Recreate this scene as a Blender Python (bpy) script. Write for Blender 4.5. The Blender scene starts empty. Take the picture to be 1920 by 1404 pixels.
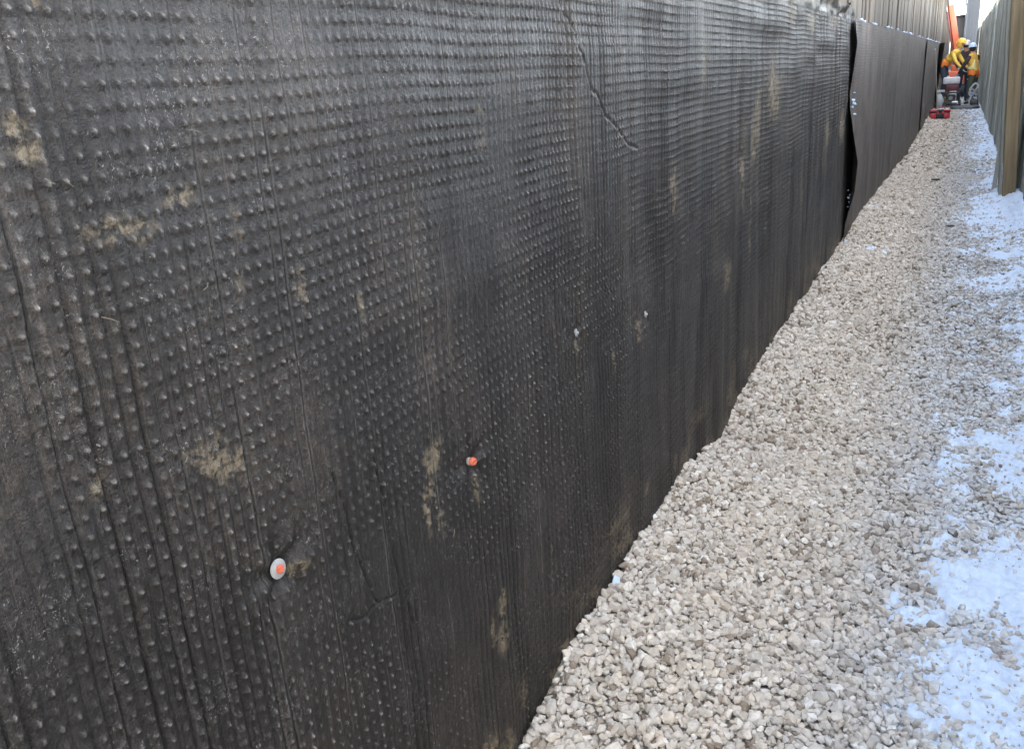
import bpy, bmesh, math, random
import numpy as np
from mathutils import Vector, Matrix

# ------------------------------------------------------------------ camera, sky, sun, exposure
scene = bpy.context.scene
COL = scene.collection
cd = bpy.data.cameras.new("camera")
cam = bpy.data.objects.new("camera", cd)
COL.objects.link(cam)
RC = np.array([[0.89566796, 0.08664533, -0.43620121],
               [0.44044073, -0.30861508, 0.84307099],
               [-0.06157011, -0.94723245, -0.31457877]])      # columns: right, down, forward
CAM = np.array([0.0, 0.0, 1.57])
F_PX = 1650.0
m = Matrix.Identity(4)
for i in range(3):
    m[i][0] = RC[i][0]
    m[i][1] = -RC[i][1]
    m[i][2] = -RC[i][2]
    m[i][3] = CAM[i]
cam.matrix_world = m
cd.sensor_fit = 'HORIZONTAL'
cd.sensor_width = 36.0
cd.lens = F_PX / 1920.0 * 36.0
cd.clip_start = 0.02
cd.clip_end = 1500.0
scene.camera = cam

SUN_EL = math.radians(20.0)
SUN_DIR = Vector((-0.95 * math.cos(SUN_EL), -0.31 * math.cos(SUN_EL), math.sin(SUN_EL)))   # towards the sun
world = bpy.data.worlds.new("World")
scene.world = world
world.use_nodes = True
wn = world.node_tree.nodes
wl = world.node_tree.links
bg = wn["Background"]
sky = wn.new("ShaderNodeTexSky")
sky.sky_type = 'NISHITA'
sky.sun_disc = False
sky.sun_elevation = SUN_EL
sky.sun_rotation = math.atan2(SUN_DIR.x, SUN_DIR.y)
sky.air_density = 1.0
sky.dust_density = 1.5
sky.ozone_density = 1.0
hs = wn.new("ShaderNodeHueSaturation")
hs.inputs["Saturation"].default_value = 0.45
wl.new(sky.outputs[0], hs.inputs["Color"])
wl.new(hs.outputs[0], bg.inputs["Color"])
bg.inputs["Strength"].default_value = 0.15

sd = bpy.data.lights.new("sun", 'SUN')
sd.energy = 2.2
sd.angle = math.radians(0.5)
sd.color = (1.0, 0.91, 0.78)
sun = bpy.data.objects.new("sun", sd)
COL.objects.link(sun)
sun.rotation_euler = (-SUN_DIR).to_track_quat('-Z', 'Y').to_euler()
sun.location = (-30, -20, 30)

vs = scene.view_settings
scene.display_settings.display_device = 'sRGB'
vs.view_transform = 'Standard'
vs.look = 'None'
vs.gamma = 1.0
vs.use_curve_mapping = False
vs.exposure = 4.22

random.seed(7)
rng = np.random.default_rng(11)

# ------------------------------------------------------------------ helpers
def tag(o, label=None, cat=None, group=None, kind=None):
    if label: o['label'] = label
    if cat: o['category'] = cat
    if group: o['group'] = group
    if kind: o['kind'] = kind
    return o

def link(name, me, mats=(), parent=None, smooth=False):
    o = bpy.data.objects.new(name, me)
    COL.objects.link(o)
    for mt in (mats if isinstance(mats, (list, tuple)) else [mats]):
        if mt is not None and me.users <= 1:
            me.materials.append(mt)
    if parent is not None: o.parent = parent
    if smooth:
        me.polygons.foreach_set("use_smooth", np.ones(len(me.polygons), dtype=bool))
    return o

def empty(name, loc=(0, 0, 0), rot=(0, 0, 0)):
    o = bpy.data.objects.new(name, None)
    COL.objects.link(o)
    o.location = loc
    o.rotation_euler = rot
    o.empty_display_size = 0.1
    return o

def np_mesh(name, verts, faces, smooth=True):
    """faces: (n,3) or (n,4) int array"""
    verts = np.ascontiguousarray(verts, dtype=np.float32)
    faces = np.ascontiguousarray(faces, dtype=np.int32)
    me = bpy.data.meshes.new(name)
    n, k = faces.shape
    me.vertices.add(len(verts))
    me.vertices.foreach_set("co", verts.ravel())
    me.loops.add(n * k)
    me.loops.foreach_set("vertex_index", faces.ravel())
    me.polygons.add(n)
    me.polygons.foreach_set("loop_start", np.arange(0, n * k, k, dtype=np.int32))
    me.polygons.foreach_set("use_smooth", np.full(n, smooth, dtype=bool))
    me.update(calc_edges=True)
    me.validate(verbose=False)
    return me

def add_attr(me, name, arr):
    a = me.attributes.new(name, 'FLOAT', 'POINT')
    a.data.foreach_set("value", np.ascontiguousarray(arr, dtype=np.float32).ravel())

def grid_faces(nu, nv):
    i = np.arange(nu * nv).reshape(nu, nv)
    return np.stack([i[:-1, :-1], i[1:, :-1], i[1:, 1:], i[:-1, 1:]], -1).reshape(-1, 4)

def vnoise(x, y, seed=0):
    """smooth value noise in [-1,1]"""
    r = np.random.default_rng(seed)
    T = r.uniform(-1, 1, (256, 256))
    xi = np.floor(x).astype(int); yi = np.floor(y).astype(int)
    fx = x - xi; fy = y - yi
    fx = fx * fx * (3 - 2 * fx); fy = fy * fy * (3 - 2 * fy)
    a = T[xi & 255, yi & 255]; b = T[(xi + 1) & 255, yi & 255]
    c = T[xi & 255, (yi + 1) & 255]; d = T[(xi + 1) & 255, (yi + 1) & 255]
    return (a * (1 - fx) + b * fx) * (1 - fy) + (c * (1 - fx) + d * fx) * fy

def fbm(x, y, seed=0, oct=4):
    s = 0; a = 1.0; t = 0
    for o in range(oct):
        s = s + a * vnoise(x * 2 ** o, y * 2 ** o, seed + o * 17); t += a; a *= 0.5
    return s / t

def sstep(a, b, x):
    t = np.clip((x - a) / (b - a), 0, 1)
    return t * t * (3 - 2 * t)

class MB:
    """collects shapes into one mesh"""
    def __init__(s): s.bm = bmesh.new()
    def _xf(s, vs, loc, rot, mi):
        M = Matrix.Translation(Vector(loc)) @ Matrix.Rotation(rot[2], 4, 'Z') @ Matrix.Rotation(rot[1], 4, 'Y') @ Matrix.Rotation(rot[0], 4, 'X')
        bmesh.ops.transform(s.bm, matrix=M, verts=vs)
        fs = {f for v in vs for f in v.link_faces}
        for f in fs: f.material_index = mi
        return fs
    def box(s, size, loc=(0, 0, 0), rot=(0, 0, 0), bev=0.0, mi=0, seg=2, taper=1.0):
        r = bmesh.ops.create_cube(s.bm, size=1.0)['verts']
        for v in r:
            k = taper if v.co.z > 0 else 1.0
            v.co = Vector((v.co.x * size[0] * k, v.co.y * size[1] * k, v.co.z * size[2]))
        if bev > 0:
            es = list({e for v in r for e in v.link_edges})
            g = bmesh.ops.bevel(s.bm, geom=es, offset=bev, segments=seg, affect='EDGES', profile=0.5)
            r = list({v for f in g['faces'] for v in f.verts} | {v for v in r if v.is_valid})
        s._xf(r, loc, rot, mi); return s
    def cyl(s, r1, r2, h, loc=(0, 0, 0), rot=(0, 0, 0), seg=16, mi=0, caps=True):
        r = bmesh.ops.create_cone(s.bm, cap_ends=caps, segments=seg, radius1=r1, radius2=r2, depth=h)['verts']
        s._xf(r, loc, rot, mi); return s
    def sph(s, rad, loc=(0, 0, 0), scl=(1, 1, 1), rot=(0, 0, 0), u=14, v=9, mi=0):
        r = bmesh.ops.create_uvsphere(s.bm, u_segments=u, v_segments=v, radius=rad)['verts']
        for q in r: q.co = Vector((q.co.x * scl[0], q.co.y * scl[1], q.co.z * scl[2]))
        s._xf(r, loc, rot, mi); return s
    def tube(s, pts, rad, seg=8, mi=0, rads=None):
        pts = [Vector(p) for p in pts]
        rings = []
        for i, p in enumerate(pts):
            d = (pts[min(i + 1, len(pts) - 1)] - pts[max(i - 1, 0)]).normalized()
            a = d.orthogonal().normalized() if i == 0 else (pa - d * pa.dot(d)).normalized()
            pa = a
            b = d.cross(a)
            rr = rads[i] if rads else rad
            rings.append([s.bm.verts.new(p + (a * math.cos(2 * math.pi * k / seg) + b * math.sin(2 * math.pi * k / seg)) * rr) for k in range(seg)])
        for i in range(len(rings) - 1):
            for k in range(seg):
                f = s.bm.faces.new((rings[i][k], rings[i][(k + 1) % seg], rings[i + 1][(k + 1) % seg], rings[i + 1][k])); f.material_index = mi
        f = s.bm.faces.new(rings[0][::-1]); f.material_index = mi
        f = s.bm.faces.new(rings[-1]); f.material_index = mi
        return s
    def lathe(s, prof, seg=20, loc=(0, 0, 0), scl=(1, 1, 1), rot=(0, 0, 0), mi=0):
        rings = []; new = []
        for r, z in prof:
            ring = [s.bm.verts.new((r * math.cos(2 * math.pi * k / seg) * scl[0], r * math.sin(2 * math.pi * k / seg) * scl[1], z * scl[2])) for k in range(seg)]
            rings.append(ring); new += ring
        for i in range(len(rings) - 1):
            for k in range(seg):
                s.bm.faces.new((rings[i][k], rings[i][(k + 1) % seg], rings[i + 1][(k + 1) % seg], rings[i + 1][k]))
        s.bm.faces.new(rings[0][::-1]); s.bm.faces.new(rings[-1])
        s._xf(new, loc, rot, mi); return s
    def build(s, name, mats, parent=None, smooth=True, angle=35):
        bmesh.ops.recalc_face_normals(s.bm, faces=s.bm.faces[:])
        me = bpy.data.meshes.new(name)
        s.bm.to_mesh(me); s.bm.free()
        o = link(name, me, mats, parent)
        if smooth:
            me.polygons.foreach_set("use_smooth", np.ones(len(me.polygons), dtype=bool))
            me.set_sharp_from_angle(angle=math.radians(angle))
        return o

# ------------------------------------------------------------------ materials
class NT:
    def __init__(s, name):
        s.m = bpy.data.materials.new(name); s.m.use_nodes = True
        s.t = s.m.node_tree; s.n = s.t.nodes; s.b = s.n["Principled BSDF"]
    def new(s, t, **k):
        n = s.n.new(t)
        for a, b in k.items(): setattr(n, a, b)
        return n
    def link(s, a, b): s.t.links.new(a, b)
    def set(s, sock, v):
        if hasattr(v, 'is_output') or isinstance(v, bpy.types.NodeSocket): s.link(v, sock)
        else: sock.default_value = v
    def obj(s): return s.new("ShaderNodeTexCoord").outputs["Object"]
    def scale(s, vec, sc):
        mp = s.new("ShaderNodeMapping"); mp.inputs["Scale"].default_value = sc; s.link(vec, mp.inputs["Vector"]); return mp.outputs[0]
    def noise(s, vec, scale, detail=4, rough=0.6, dist=0.0):
        n = s.new("ShaderNodeTexNoise"); s.link(vec, n.inputs["Vector"])
        n.inputs["Scale"].default_value = scale; n.inputs["Detail"].default_value = detail
        n.inputs["Roughness"].default_value = rough; n.inputs["Distortion"].default_value = dist
        return n.outputs["Fac"]
    def ramp(s, f, stops, interp='LINEAR'):
        r = s.new("ShaderNodeValToRGB"); s.link(f, r.inputs[0]); r.color_ramp.interpolation = interp
        e = r.color_ramp.elements
        while len(e) < len(stops): e.new(0.5)
        for q, (p, c) in zip(e, stops):
            q.position = p; q.color = (c[0], c[1], c[2], 1) if hasattr(c, '__len__') else (c, c, c, 1)
        return r.outputs[0]
    def mix(s, f, a, b, mode='MIX'):
        n = s.new("ShaderNodeMix", data_type='RGBA', blend_type=mode)
        s.set(n.inputs[0], f)
        for sk, v in ((n.inputs[6], a), (n.inputs[7], b)):
            s.set(sk, v if not isinstance(v, tuple) else (v[0], v[1], v[2], 1))
        return n.outputs[2]
    def math(s, op, a, b=0.0, clamp=False):
        n = s.new("ShaderNodeMath", operation=op); n.use_clamp = clamp
        s.set(n.inputs[0], a); s.set(n.inputs[1], b); return n.outputs[0]
    def attr(s, name):
        a = s.new("ShaderNodeAttribute"); a.attribute_name = name; return a.outputs["Fac"]
    def rnd(s): return s.new("ShaderNodeObjectInfo").outputs["Random"]
    def mapr(s, v, a, b, c=0.0, d=1.0):
        n = s.new("ShaderNodeMapRange"); n.interpolation_type = 'SMOOTHSTEP'
        s.set(n.inputs[0], v)
        for i, q in enumerate((a, b, c, d)): n.inputs[i + 1].default_value = q
        return n.outputs[0]
    def bump(s, h, strength, dist):
        n = s.new("ShaderNodeBump"); n.inputs["Strength"].default_value = strength; n.inputs["Distance"].default_value = dist
        s.link(h, n.inputs["Height"]); s.link(n.outputs[0], s.b.inputs["Normal"])
    def out(s, col, rough=0.6, spec=0.5, metal=0.0):
        s.set(s.b.inputs["Base Color"], col if not isinstance(col, tuple) else (col[0], col[1], col[2], 1))
        s.set(s.b.inputs["Roughness"], rough); s.b.inputs["Specular IOR Level"].default_value = spec
        s.b.inputs["Metallic"].default_value = metal
        return s.m

def plain(name, col, rough=0.6, metal=0.0, var=0.18, sc=9.0, spec=0.5, dirt=None):
    t = NT(name); v = t.obj()
    n = t.noise(v, sc, 5, 0.65)
    k = t.mapr(n, 0.3, 0.7, 1 - var, 1 + var)
    c = t.mix(1.0, col, t.ramp(k, [(0, 0), (1, 1)]), 'MULTIPLY') if False else None
    dk = tuple(x * (1 - var) for x in col); lt = tuple(min(1, x * (1 + var)) for x in col)
    c = t.ramp(n, [(0.3, dk), (0.7, lt)])
    if dirt:
        c = t.mix(t.mapr(t.noise(v, sc * 0.45, 6, 0.7), 0.5, 0.72, 0, 0.7), c, dirt)
    t.bump(t.noise(v, sc * 12, 3), 0.15, 0.002)
    return t.out(c, t.mapr(n, 0.3, 0.7, max(0.05, rough - 0.1), min(1, rough + 0.1)), spec, metal)

def membrane_mat(name, base, dustc, rough, tipc, crease=1.0, dust_lo=0.36, dust_hi=0.72, dust_amt=0.7):
    t = NT(name); v = t.obj()
    sx = t.new("ShaderNodeSeparateXYZ"); t.link(v, sx.inputs[0])
    big = t.noise(t.scale(v, (1, 1.2, 0.9)), 2.4, 6, 0.62)
    streak = t.noise(t.scale(v, (1, 26, 0.9)), 2.0, 5, 0.62)
    fib = t.noise(v, 330, 4, 0.8, 0.6)
    fine_n = t.noise(v, 170, 4, 0.72)
    med = t.noise(v, 48, 6, 0.72)
    c = t.ramp(streak, [(0.3, tuple(q * 0.8 for q in base)), (0.72, tuple(q * 1.55 for q in base))])
    d = t.math('MULTIPLY', t.mapr(big, dust_lo, dust_hi, 0.12, dust_amt), t.mapr(med, 0.34, 0.66, 0.2, 1.0))
    c = t.mix(d, c, dustc)
    # grit and fibres
    c = t.mix(1.0, c, t.ramp(fib, [(0.30, 0.36), (0.5, 0.90), (0.70, 2.3)]), 'MULTIPLY')
    c = t.mix(1.0, c, t.ramp(fine_n, [(0.3, 0.70), (0.7, 1.35)]), 'MULTIPLY')
    # scuffed, dusty tips of the dimples, their highlights painted in too
    tip = t.math('MULTIPLY', t.attr("tip"), t.mapr(fine_n, 0.34, 0.62, 0.15, 1.0))
    tip = t.math('MULTIPLY', tip, t.mapr(t.noise(v, 7, 5, 0.65), 0.34, 0.58, 0.72, 1.0))
    c = t.mix(t.math('MULTIPLY', tip, 0.75), c, tipc)
    # sharp vertical creases between the columns of dimples, in loose bundles
    wob = t.math('MULTIPLY', t.math('SUBTRACT', t.noise(t.scale(v, (1, 1, 0.6)), 9, 3), 0.5), 0.016)
    u = t.math('DIVIDE', t.math('ADD', sx.outputs[1], wob), 0.0233)
    fr = t.math('FRACT', u)
    line = t.math('FLOOR', t.math('ADD', u, 0.5))
    wn_ = t.new("ShaderNodeTexWhiteNoise", noise_dimensions='1D'); t.link(line, wn_.inputs["W"])
    edge = t.math('ABSOLUTE', t.math('SUBTRACT', fr, 0.5))
    bund = t.mapr(t.noise(t.scale(v, (1, 1, 0.16)), 4.0, 4, 0.6), 0.36, 0.54)
    gate = t.mapr(t.noise(t.scale(v, (1, 5, 0.5)), 6.0, 3, 0.6), 0.34, 0.54)
    amp = t.math('MULTIPLY', t.math('MULTIPLY', bund, gate), t.mapr(wn_.outputs["Value"], 0.15, 0.9, 0.1, 1.0))
    amp = t.math('MULTIPLY', amp, t.mapr(sx.outputs[1], 0.28, 0.75, 0.22, 1.0))
    gro = t.math('MULTIPLY', t.mapr(edge, 0.37, 0.49), amp)
    c = t.mix(t.math('MULTIPLY', gro, 0.62 * crease), c, tuple(q * 0.22 for q in base))  # crease dirt and shade darkened into the colour
    rid = t.math('MULTIPLY', t.math('MULTIPLY', t.mapr(edge, 0.22, 0.31), t.mapr(edge, 0.43, 0.34)), amp)
    c = t.mix(t.math('MULTIPLY', t.math('MULTIPLY', rid, 0.14 * crease), t.mapr(fine_n, 0.35, 0.6)), c, tipc)  # highlight beside each crease painted into the colour
    # fine irregular vertical ribs, from top to bottom
    wv = t.new("ShaderNodeVectorMath", operation='ADD'); t.link(v, wv.inputs[0])
    cw = t.new("ShaderNodeCombineXYZ"); t.link(t.math('MULTIPLY', t.math('SUBTRACT', t.noise(t.scale(v, (1, 1, 0.7)), 3.0, 3), 0.5), 0.05), cw.inputs[1]); t.link(cw.outputs[0], wv.inputs[1])
    ribs = t.noise(t.scale(wv.outputs[0], (0.2, 84, 0.8)), 1.0, 4, 0.72)
    ribm = t.mapr(t.noise(t.scale(v, (1, 1.6, 0.35)), 2.3, 4, 0.6), 0.36, 0.60, 0.25, 1.0)
    rc_ = t.ramp(ribs, [(0.31, 0.22), (0.45, 0.85), (0.57, 1.05), (0.69, 2.7)])
    c = t.mix(t.math('MULTIPLY', ribm, 1.0), c, t.mix(1.0, c, rc_, 'MULTIPLY'))
    if crease < 1:
        rows = t.math('ABSOLUTE', t.math('SUBTRACT', t.math('FRACT', t.math('DIVIDE', sx.outputs[2], 0.0252)), 0.5))
        c = t.mix(0.8, c, t.mix(1.0, c, t.ramp(rows, [(0.10, 1.45), (0.30, 0.85)]), 'MULTIPLY'))
    # pale specks of lime and frost
    fl = t.noise(t.scale(v, (1, 1.15, 0.9)), 205, 3, 0.7, 1.2)
    sp = t.math('MULTIPLY', t.mapr(fl, 0.60, 0.67), t.mapr(t.noise(v, 9, 5, 0.65), 0.44, 0.60))
    c = t.mix(t.math('MULTIPLY', sp, 0.8), c, (0.31, 0.28, 0.25))
    # dried mud
    mud = t.math('MULTIPLY', t.attr("mud"), t.mapr(med, 0.36, 0.60, 0.05, 1.35))
    mud = t.mapr(t.math('MULTIPLY', mud, t.mapr(fine_n, 0.3, 0.6, 0.45, 1.2)), 0.10, 0.85, 0, 0.74)
    c = t.mix(mud, c, t.ramp(fine_n, [(0.3, (0.14, 0.10, 0.06)), (0.7, (0.30, 0.23, 0.145))]))
    h = t.math('ADD', t.math('MULTIPLY', fib, 0.5), t.math('ADD', fine_n, t.math('MULTIPLY', med, 1.3)))
    h = t.math('SUBTRACT', h, t.math('MULTIPLY', gro, 1.6 * crease))
    h = t.math('ADD', h, t.math('MULTIPLY', t.math('MULTIPLY', ribs, ribm), 3.2))
    t.bump(h, 0.85, 0.0028)
    t.b.inputs['Specular Tint'].default_value = (1.0, 0.90, 0.80, 1.0)  # warm reflected light put into the tint of the sheen
    return t.out(c, t.math("ADD", t.mapr(fine_n, 0.3, 0.7, rough - 0.12, rough + 0.2), t.math("MULTIPLY", mud, 0.3), True), 0.5)

def stone_mat(name, individual):
    t = NT(name); v = t.obj()
    f = t.rnd() if individual else t.attr("tint")
    base = t.ramp(f, [(0.0, (0.25, 0.19, 0.14)), (0.10, (0.42, 0.35, 0.28)), (0.40, (0.555, 0.475, 0.385)), (0.60, (0.50, 0.44, 0.375)), (0.82, (0.59, 0.485, 0.38)), (1.0, (0.68, 0.61, 0.53))])
    g = t.new("ShaderNodeNewGeometry")
    pos = g.outputs["Position"]
    n = t.noise(pos, 70, 5, 0.7)
    c = t.mix(0.55, base, t.ramp(n, [(0.3, (0.55, 0.54, 0.52)), (0.72, (1.25, 1.24, 1.22))]), 'MULTIPLY')
    sx = t.new("ShaderNodeSeparateXYZ"); t.link(pos, sx.inputs[0])
    nz = t.new("ShaderNodeSeparateXYZ"); t.link(g.outputs["Normal"], nz.inputs[0])
    # frost lying on the tops of the stones towards the snowy side
    fr = t.math('MULTIPLY', t.mapr(sx.outputs[0], -0.30, 0.22, 0.0, 1.0), t.mapr(nz.outputs[2], 0.2, 0.8))
    fr = t.math('MULTIPLY', fr, t.mapr(t.noise(pos, 6.0, 6, 0.72), 0.40, 0.62))
    grey = t.math('MULTIPLY', t.mapr(sx.outputs[0], -0.55, 0.15, 0.0, 0.9), 1.0)
    c = t.mix(grey, c, t.mix(1.0, c, (0.78, 0.86, 0.98), 'MULTIPLY'))
    c = t.mix(t.math('MULTIPLY', fr, 0.8), c, (0.52, 0.58, 0.66))
    t.bump(t.noise(pos, 260, 4, 0.7), 0.35, 0.002)
    return t.out(c, 0.85, 0.3)

def wood_mat(name, stops, tone_var=0.35, grain=1.0, frame=(1, 1, 1)):
    t = NT(name); v = t.obj()
    oi = t.new("ShaderNodeObjectInfo")
    ad = t.new("ShaderNodeVectorMath", operation='ADD')
    mu = t.new("ShaderNodeVectorMath", operation='MULTIPLY')
    cmb = t.new("ShaderNodeCombineXYZ")
    for i in range(3): t.link(oi.outputs["Random"], cmb.inputs[i])
    t.link(cmb.outputs[0], mu.inputs[0]); mu.inputs[1].default_value = (13, 31, 47)
    t.link(v, ad.inputs[0]); t.link(mu.outputs[0], ad.inputs[1])
    g = t.noise(t.scale(ad.outputs[0], (14, 14, 0.55)), 2.2, 7, 0.68, 0.4)
    b = t.noise(t.scale(ad.outputs[0], (2.5, 2.5, 0.35)), 1.6, 4, 0.6)
    c = t.ramp(g, stops)
    tone = t.ramp(oi.outputs["Random"], [(0, 1 - tone_var), (0.5, 1.0), (1, 1 + tone_var * 0.6)])
    c = t.mix(1.0, c, tone, 'MULTIPLY')
    c = t.mix(t.mapr(b, 0.42, 0.66, 0, 0.65), c, t.mix(1.0, c, (0.55, 0.52, 0.47), 'MULTIPLY'))
    t.bump(g, 0.5 * grain, 0.006)
    return t.out(c, 0.82, 0.25)

M = {}
M['memb'] = membrane_mat("black_membrane_fabric", (0.0085, 0.0080, 0.0080), (0.066, 0.049, 0.037), 0.45, (0.36, 0.31, 0.26), 1.2, 0.42, 0.74, 0.85)
M['memb2'] = membrane_mat("dusty_membrane_fabric", (0.024, 0.0205, 0.019), (0.120, 0.090, 0.068), 0.58, (0.17, 0.145, 0.12), 0.6, 0.30, 0.62, 0.9)
M['tar'] = plain("bitumen_coat", (0.012, 0.012, 0.013), 0.7)
M['boards'] = wood_mat("weathered_boards", [(0.22, (0.042, 0.034, 0.027)), (0.45, (0.10, 0.081, 0.063)), (0.62, (0.155, 0.118, 0.080)), (0.85, (0.22, 0.165, 0.10))], 0.38)
M['fence'] = wood_mat("grey_green_planks", [(0.2, (0.11, 0.115, 0.105)), (0.45, (0.24, 0.25, 0.228)), (0.65, (0.32, 0.325, 0.29)), (0.85, (0.40, 0.38, 0.32))], 0.3)
M['post'] = wood_mat("brown_post_timber", [(0.2, (0.10, 0.074, 0.044)), (0.5, (0.19, 0.144, 0.088)), (0.8, (0.27, 0.205, 0.13))], 0.1)
M['stone_bulk'] = stone_mat("crushed_stone", False)
M['stone_one'] = stone_mat("crushed_stone_single", True)
M['white_plastic'] = plain("white_plastic", (0.36, 0.34, 0.31), 0.45, dirt=(0.3, 0.27, 0.22), sc=90)
M['orange_plastic'] = plain("orange_plastic", (0.60, 0.13, 0.06), 0.45, sc=120)
M['grey_plastic'] = plain("grey_plastic", (0.26, 0.25, 0.23), 0.5, sc=120)

def snow_mat():
    t = NT("snow"); v = t.obj()
    n = t.noise(v, 38, 6, 0.7)
    d = t.noise(v, 8, 6, 0.7)
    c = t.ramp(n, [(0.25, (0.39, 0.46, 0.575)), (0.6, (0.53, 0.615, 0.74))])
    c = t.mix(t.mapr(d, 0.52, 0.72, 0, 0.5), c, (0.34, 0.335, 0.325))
    t.bump(t.noise(v, 120, 5, 0.7), 0.5, 0.006)
    m_ = t.out(c, 0.75, 0.3)
    return m_
M['snow'] = snow_mat()

def ground_mat():
    t = NT("frozen_soil"); v = t.obj()
    n = t.noise(v, 1.2, 8, 0.65)
    c = t.ramp(n, [(0.35, (0.10, 0.085, 0.07)), (0.5, (0.20, 0.18, 0.16)), (0.62, (0.72, 0.75, 0.79))])
    t.bump(n, 0.4, 0.05)
    return t.out(c, 0.9, 0.2)
M['ground'] = ground_mat()
M['bed'] = plain("stone_dust", (0.24, 0.21, 0.165), 0.9, sc=60)

# ------------------------------------------------------------------ ground levels
GY = np.array([-2, 1.0, 1.55, 2.05, 2.6, 3.1, 3.72, 4.3, 5.5, 7.9, 10.0, 13.5, 17.5, 22, 26.4, 46])
GZ = np.array([-0.05, -0.06, -0.055, 0.075, 0.065, 0.085, -0.035, 0.09, 0.08, 0.085, 0.11, 0.01, -0.085, -0.03, 0.02, 0.0])
def gz(x, y):
    g = np.interp(y, GY, GZ)
    w = np.clip((-x - 0.05) / 0.75, 0, 1)
    base = g * w * w * (3 - 2 * w) + 0.045 * w * w * w * fbm(y * 2.6, y * 0 + 0.3, 8, 3)
    right = 0.10 * sstep(0.22, 0.75, x) * (0.6 + 0.4 * vnoise(y * 0.8, x * 0, 5))
    return base + right + 0.016 * fbm(x * 2.6, y * 2.6, 3, 3)

SNOW = [  # x, y, rx, ry, strength
    (0.32, 1.70, 0.30, 0.70, 1.25), (0.09, 1.60, 0.15, 0.32, 0.86), (0.04, 1.98, 0.12, 0.20, 0.84), (0.18, 2.12, 0.18, 0.28, 1.1),
    (0.09, 2.95, 0.065, 0.34, 1.0), (0.10, 2.52, 0.05, 0.16, 0.95), (0.25, 3.00, 0.11, 0.34, 0.92), (0.40, 2.70, 0.11, 0.6, 1.0),
    (0.46, 3.4, 0.14, 0.8, 1.0), (0.31, 3.80, 0.10, 0.22, 0.8), (0.46, 4.55, 0.11, 0.3, 0.9), (0.22, 4.2, 0.05, 0.1, 0.6), (0.05, 4.33, 0.035, 0.07, 0.8),
    (0.10, 5.02, 0.09, 0.11, 0.9), (0.24, 5.22, 0.08, 0.13, 0.8), (0.10, 5.85, 0.11, 0.17, 1.0), (0.33, 5.8, 0.22, 0.24, 0.9),
    (0.12, 6.9, 0.12, 0.16, 1.0), (0.42, 6.9, 0.20, 0.42, 1.0), (0.20, 8.30, 0.30, 0.55, 1.05), (0.45, 8.6, 0.30, 1.0, 1.25), (0.30, 9.4, 0.2, 0.5, 1.1),
    (0.38, 10.6, 0.14, 0.7, 1.05), (0.46, 12.0, 0.12, 1.2, 0.9), (0.20, 14.6, 0.26, 1.2, 1.15), (0.36, 15.6, 0.2, 1.5, 1.2),
    (0.30, 19.0, 0.24, 3.0, 1.2), (0.12, 24.5, 0.36, 2.6, 1.2), (0.05, 29.5, 0.50, 3.5, 1.25), (-0.1, 36, 0.9, 5.0, 1.2), (0.46, 25, 0.3, 14.0, 1.1),
    (0.44, 4.3, 0.09, 0.7, 0.8), (0.47, 6.2, 0.12, 0.7, 0.85), (0.30, 4.75, 0.07, 0.15, 0.7), (0.33, 3.3, 0.1, 0.3, 0.85), (-0.02, 2.3, 0.06, 0.12, 0.66), (-0.03, 3.4, 0.05, 0.1, 0.6), (0.30, 7.6, 0.2, 0.4, 0.8), (0.16, 10.6, 0.1, 0.5, 0.66), (0.25, 12.4, 0.14, 0.6, 0.72),
    (-0.86, 2.05, 0.05, 0.05, 0.85), (-0.60, 2.72, 0.06, 0.06, 0.62), (-0.56, 6.76, 0.20, 0.14, 0.66), (-0.49, 8.65, 0.14, 0.16, 0.72),
    (-0.60, 12.3, 0.18, 0.22, 0.72), (-0.80, 8.7, 0.10, 0.14, 0.66), (-0.84, 7.22, 0.06, 0.10, 0.95)]
SNOW = [(1.011 * a - 0.0014 * b, 0.388 * a + 1.137 * b + 0.35, 1.011 * c, 1.137 * d, e) for a, b, c, d, e in SNOW]
def snow_mask(x, y):
    v = np.zeros(np.broadcast(x, y).shape)
    wx = x + 0.035 * fbm(x * 6, y * 4, 21, 4); wy = y + 0.10 * fbm(x * 5, y * 3, 31, 4)
    for bx, by, rx, ry, s in SNOW:
        d2 = ((wx - bx) / rx) ** 2 + ((wy - by) / ry) ** 2
        v = np.maximum(v, s * np.clip(1.25 - 0.62 * d2, 0, 1))
    v = np.maximum(v * 1.06, 0.55 * sstep(0.02, 0.40, x + 0.05 * vnoise(y * 0.9, y * 0, 61)))
    return v - 0.50 + 0.38 * fbm(x * 9, y * 6, 41, 4) + 0.38 * fbm(x * 46, y * 34, 51, 3)

# ------------------------------------------------------------------ setting: ground, gravel path, snow
me = np_mesh("ground", np.array([[-300, -300, -0.30], [300, -300, -0.30], [300, 300, -0.30], [-300, 300, -0.30]]), np.array([[0, 1, 2, 3]]), False)
tag(link("ground", me, M['ground']), kind='structure')

WALL_X = -0.88
ys = np.concatenate([np.arange(-1.5, 9, 0.06), np.arange(9, 58.1, 0.25)])
xs = np.linspace(-0.895, 1.1, 44)
X, Y = np.meshgrid(xs, ys, indexing='ij')
Z = gz(X, Y) - 0.028
me = np_mesh("gravel_path", np.stack([X, Y, Z], -1).reshape(-1, 3), grid_faces(len(xs), len(ys)))
gravel = tag(link("gravel_path", me, M['bed']), kind='structure')

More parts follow.
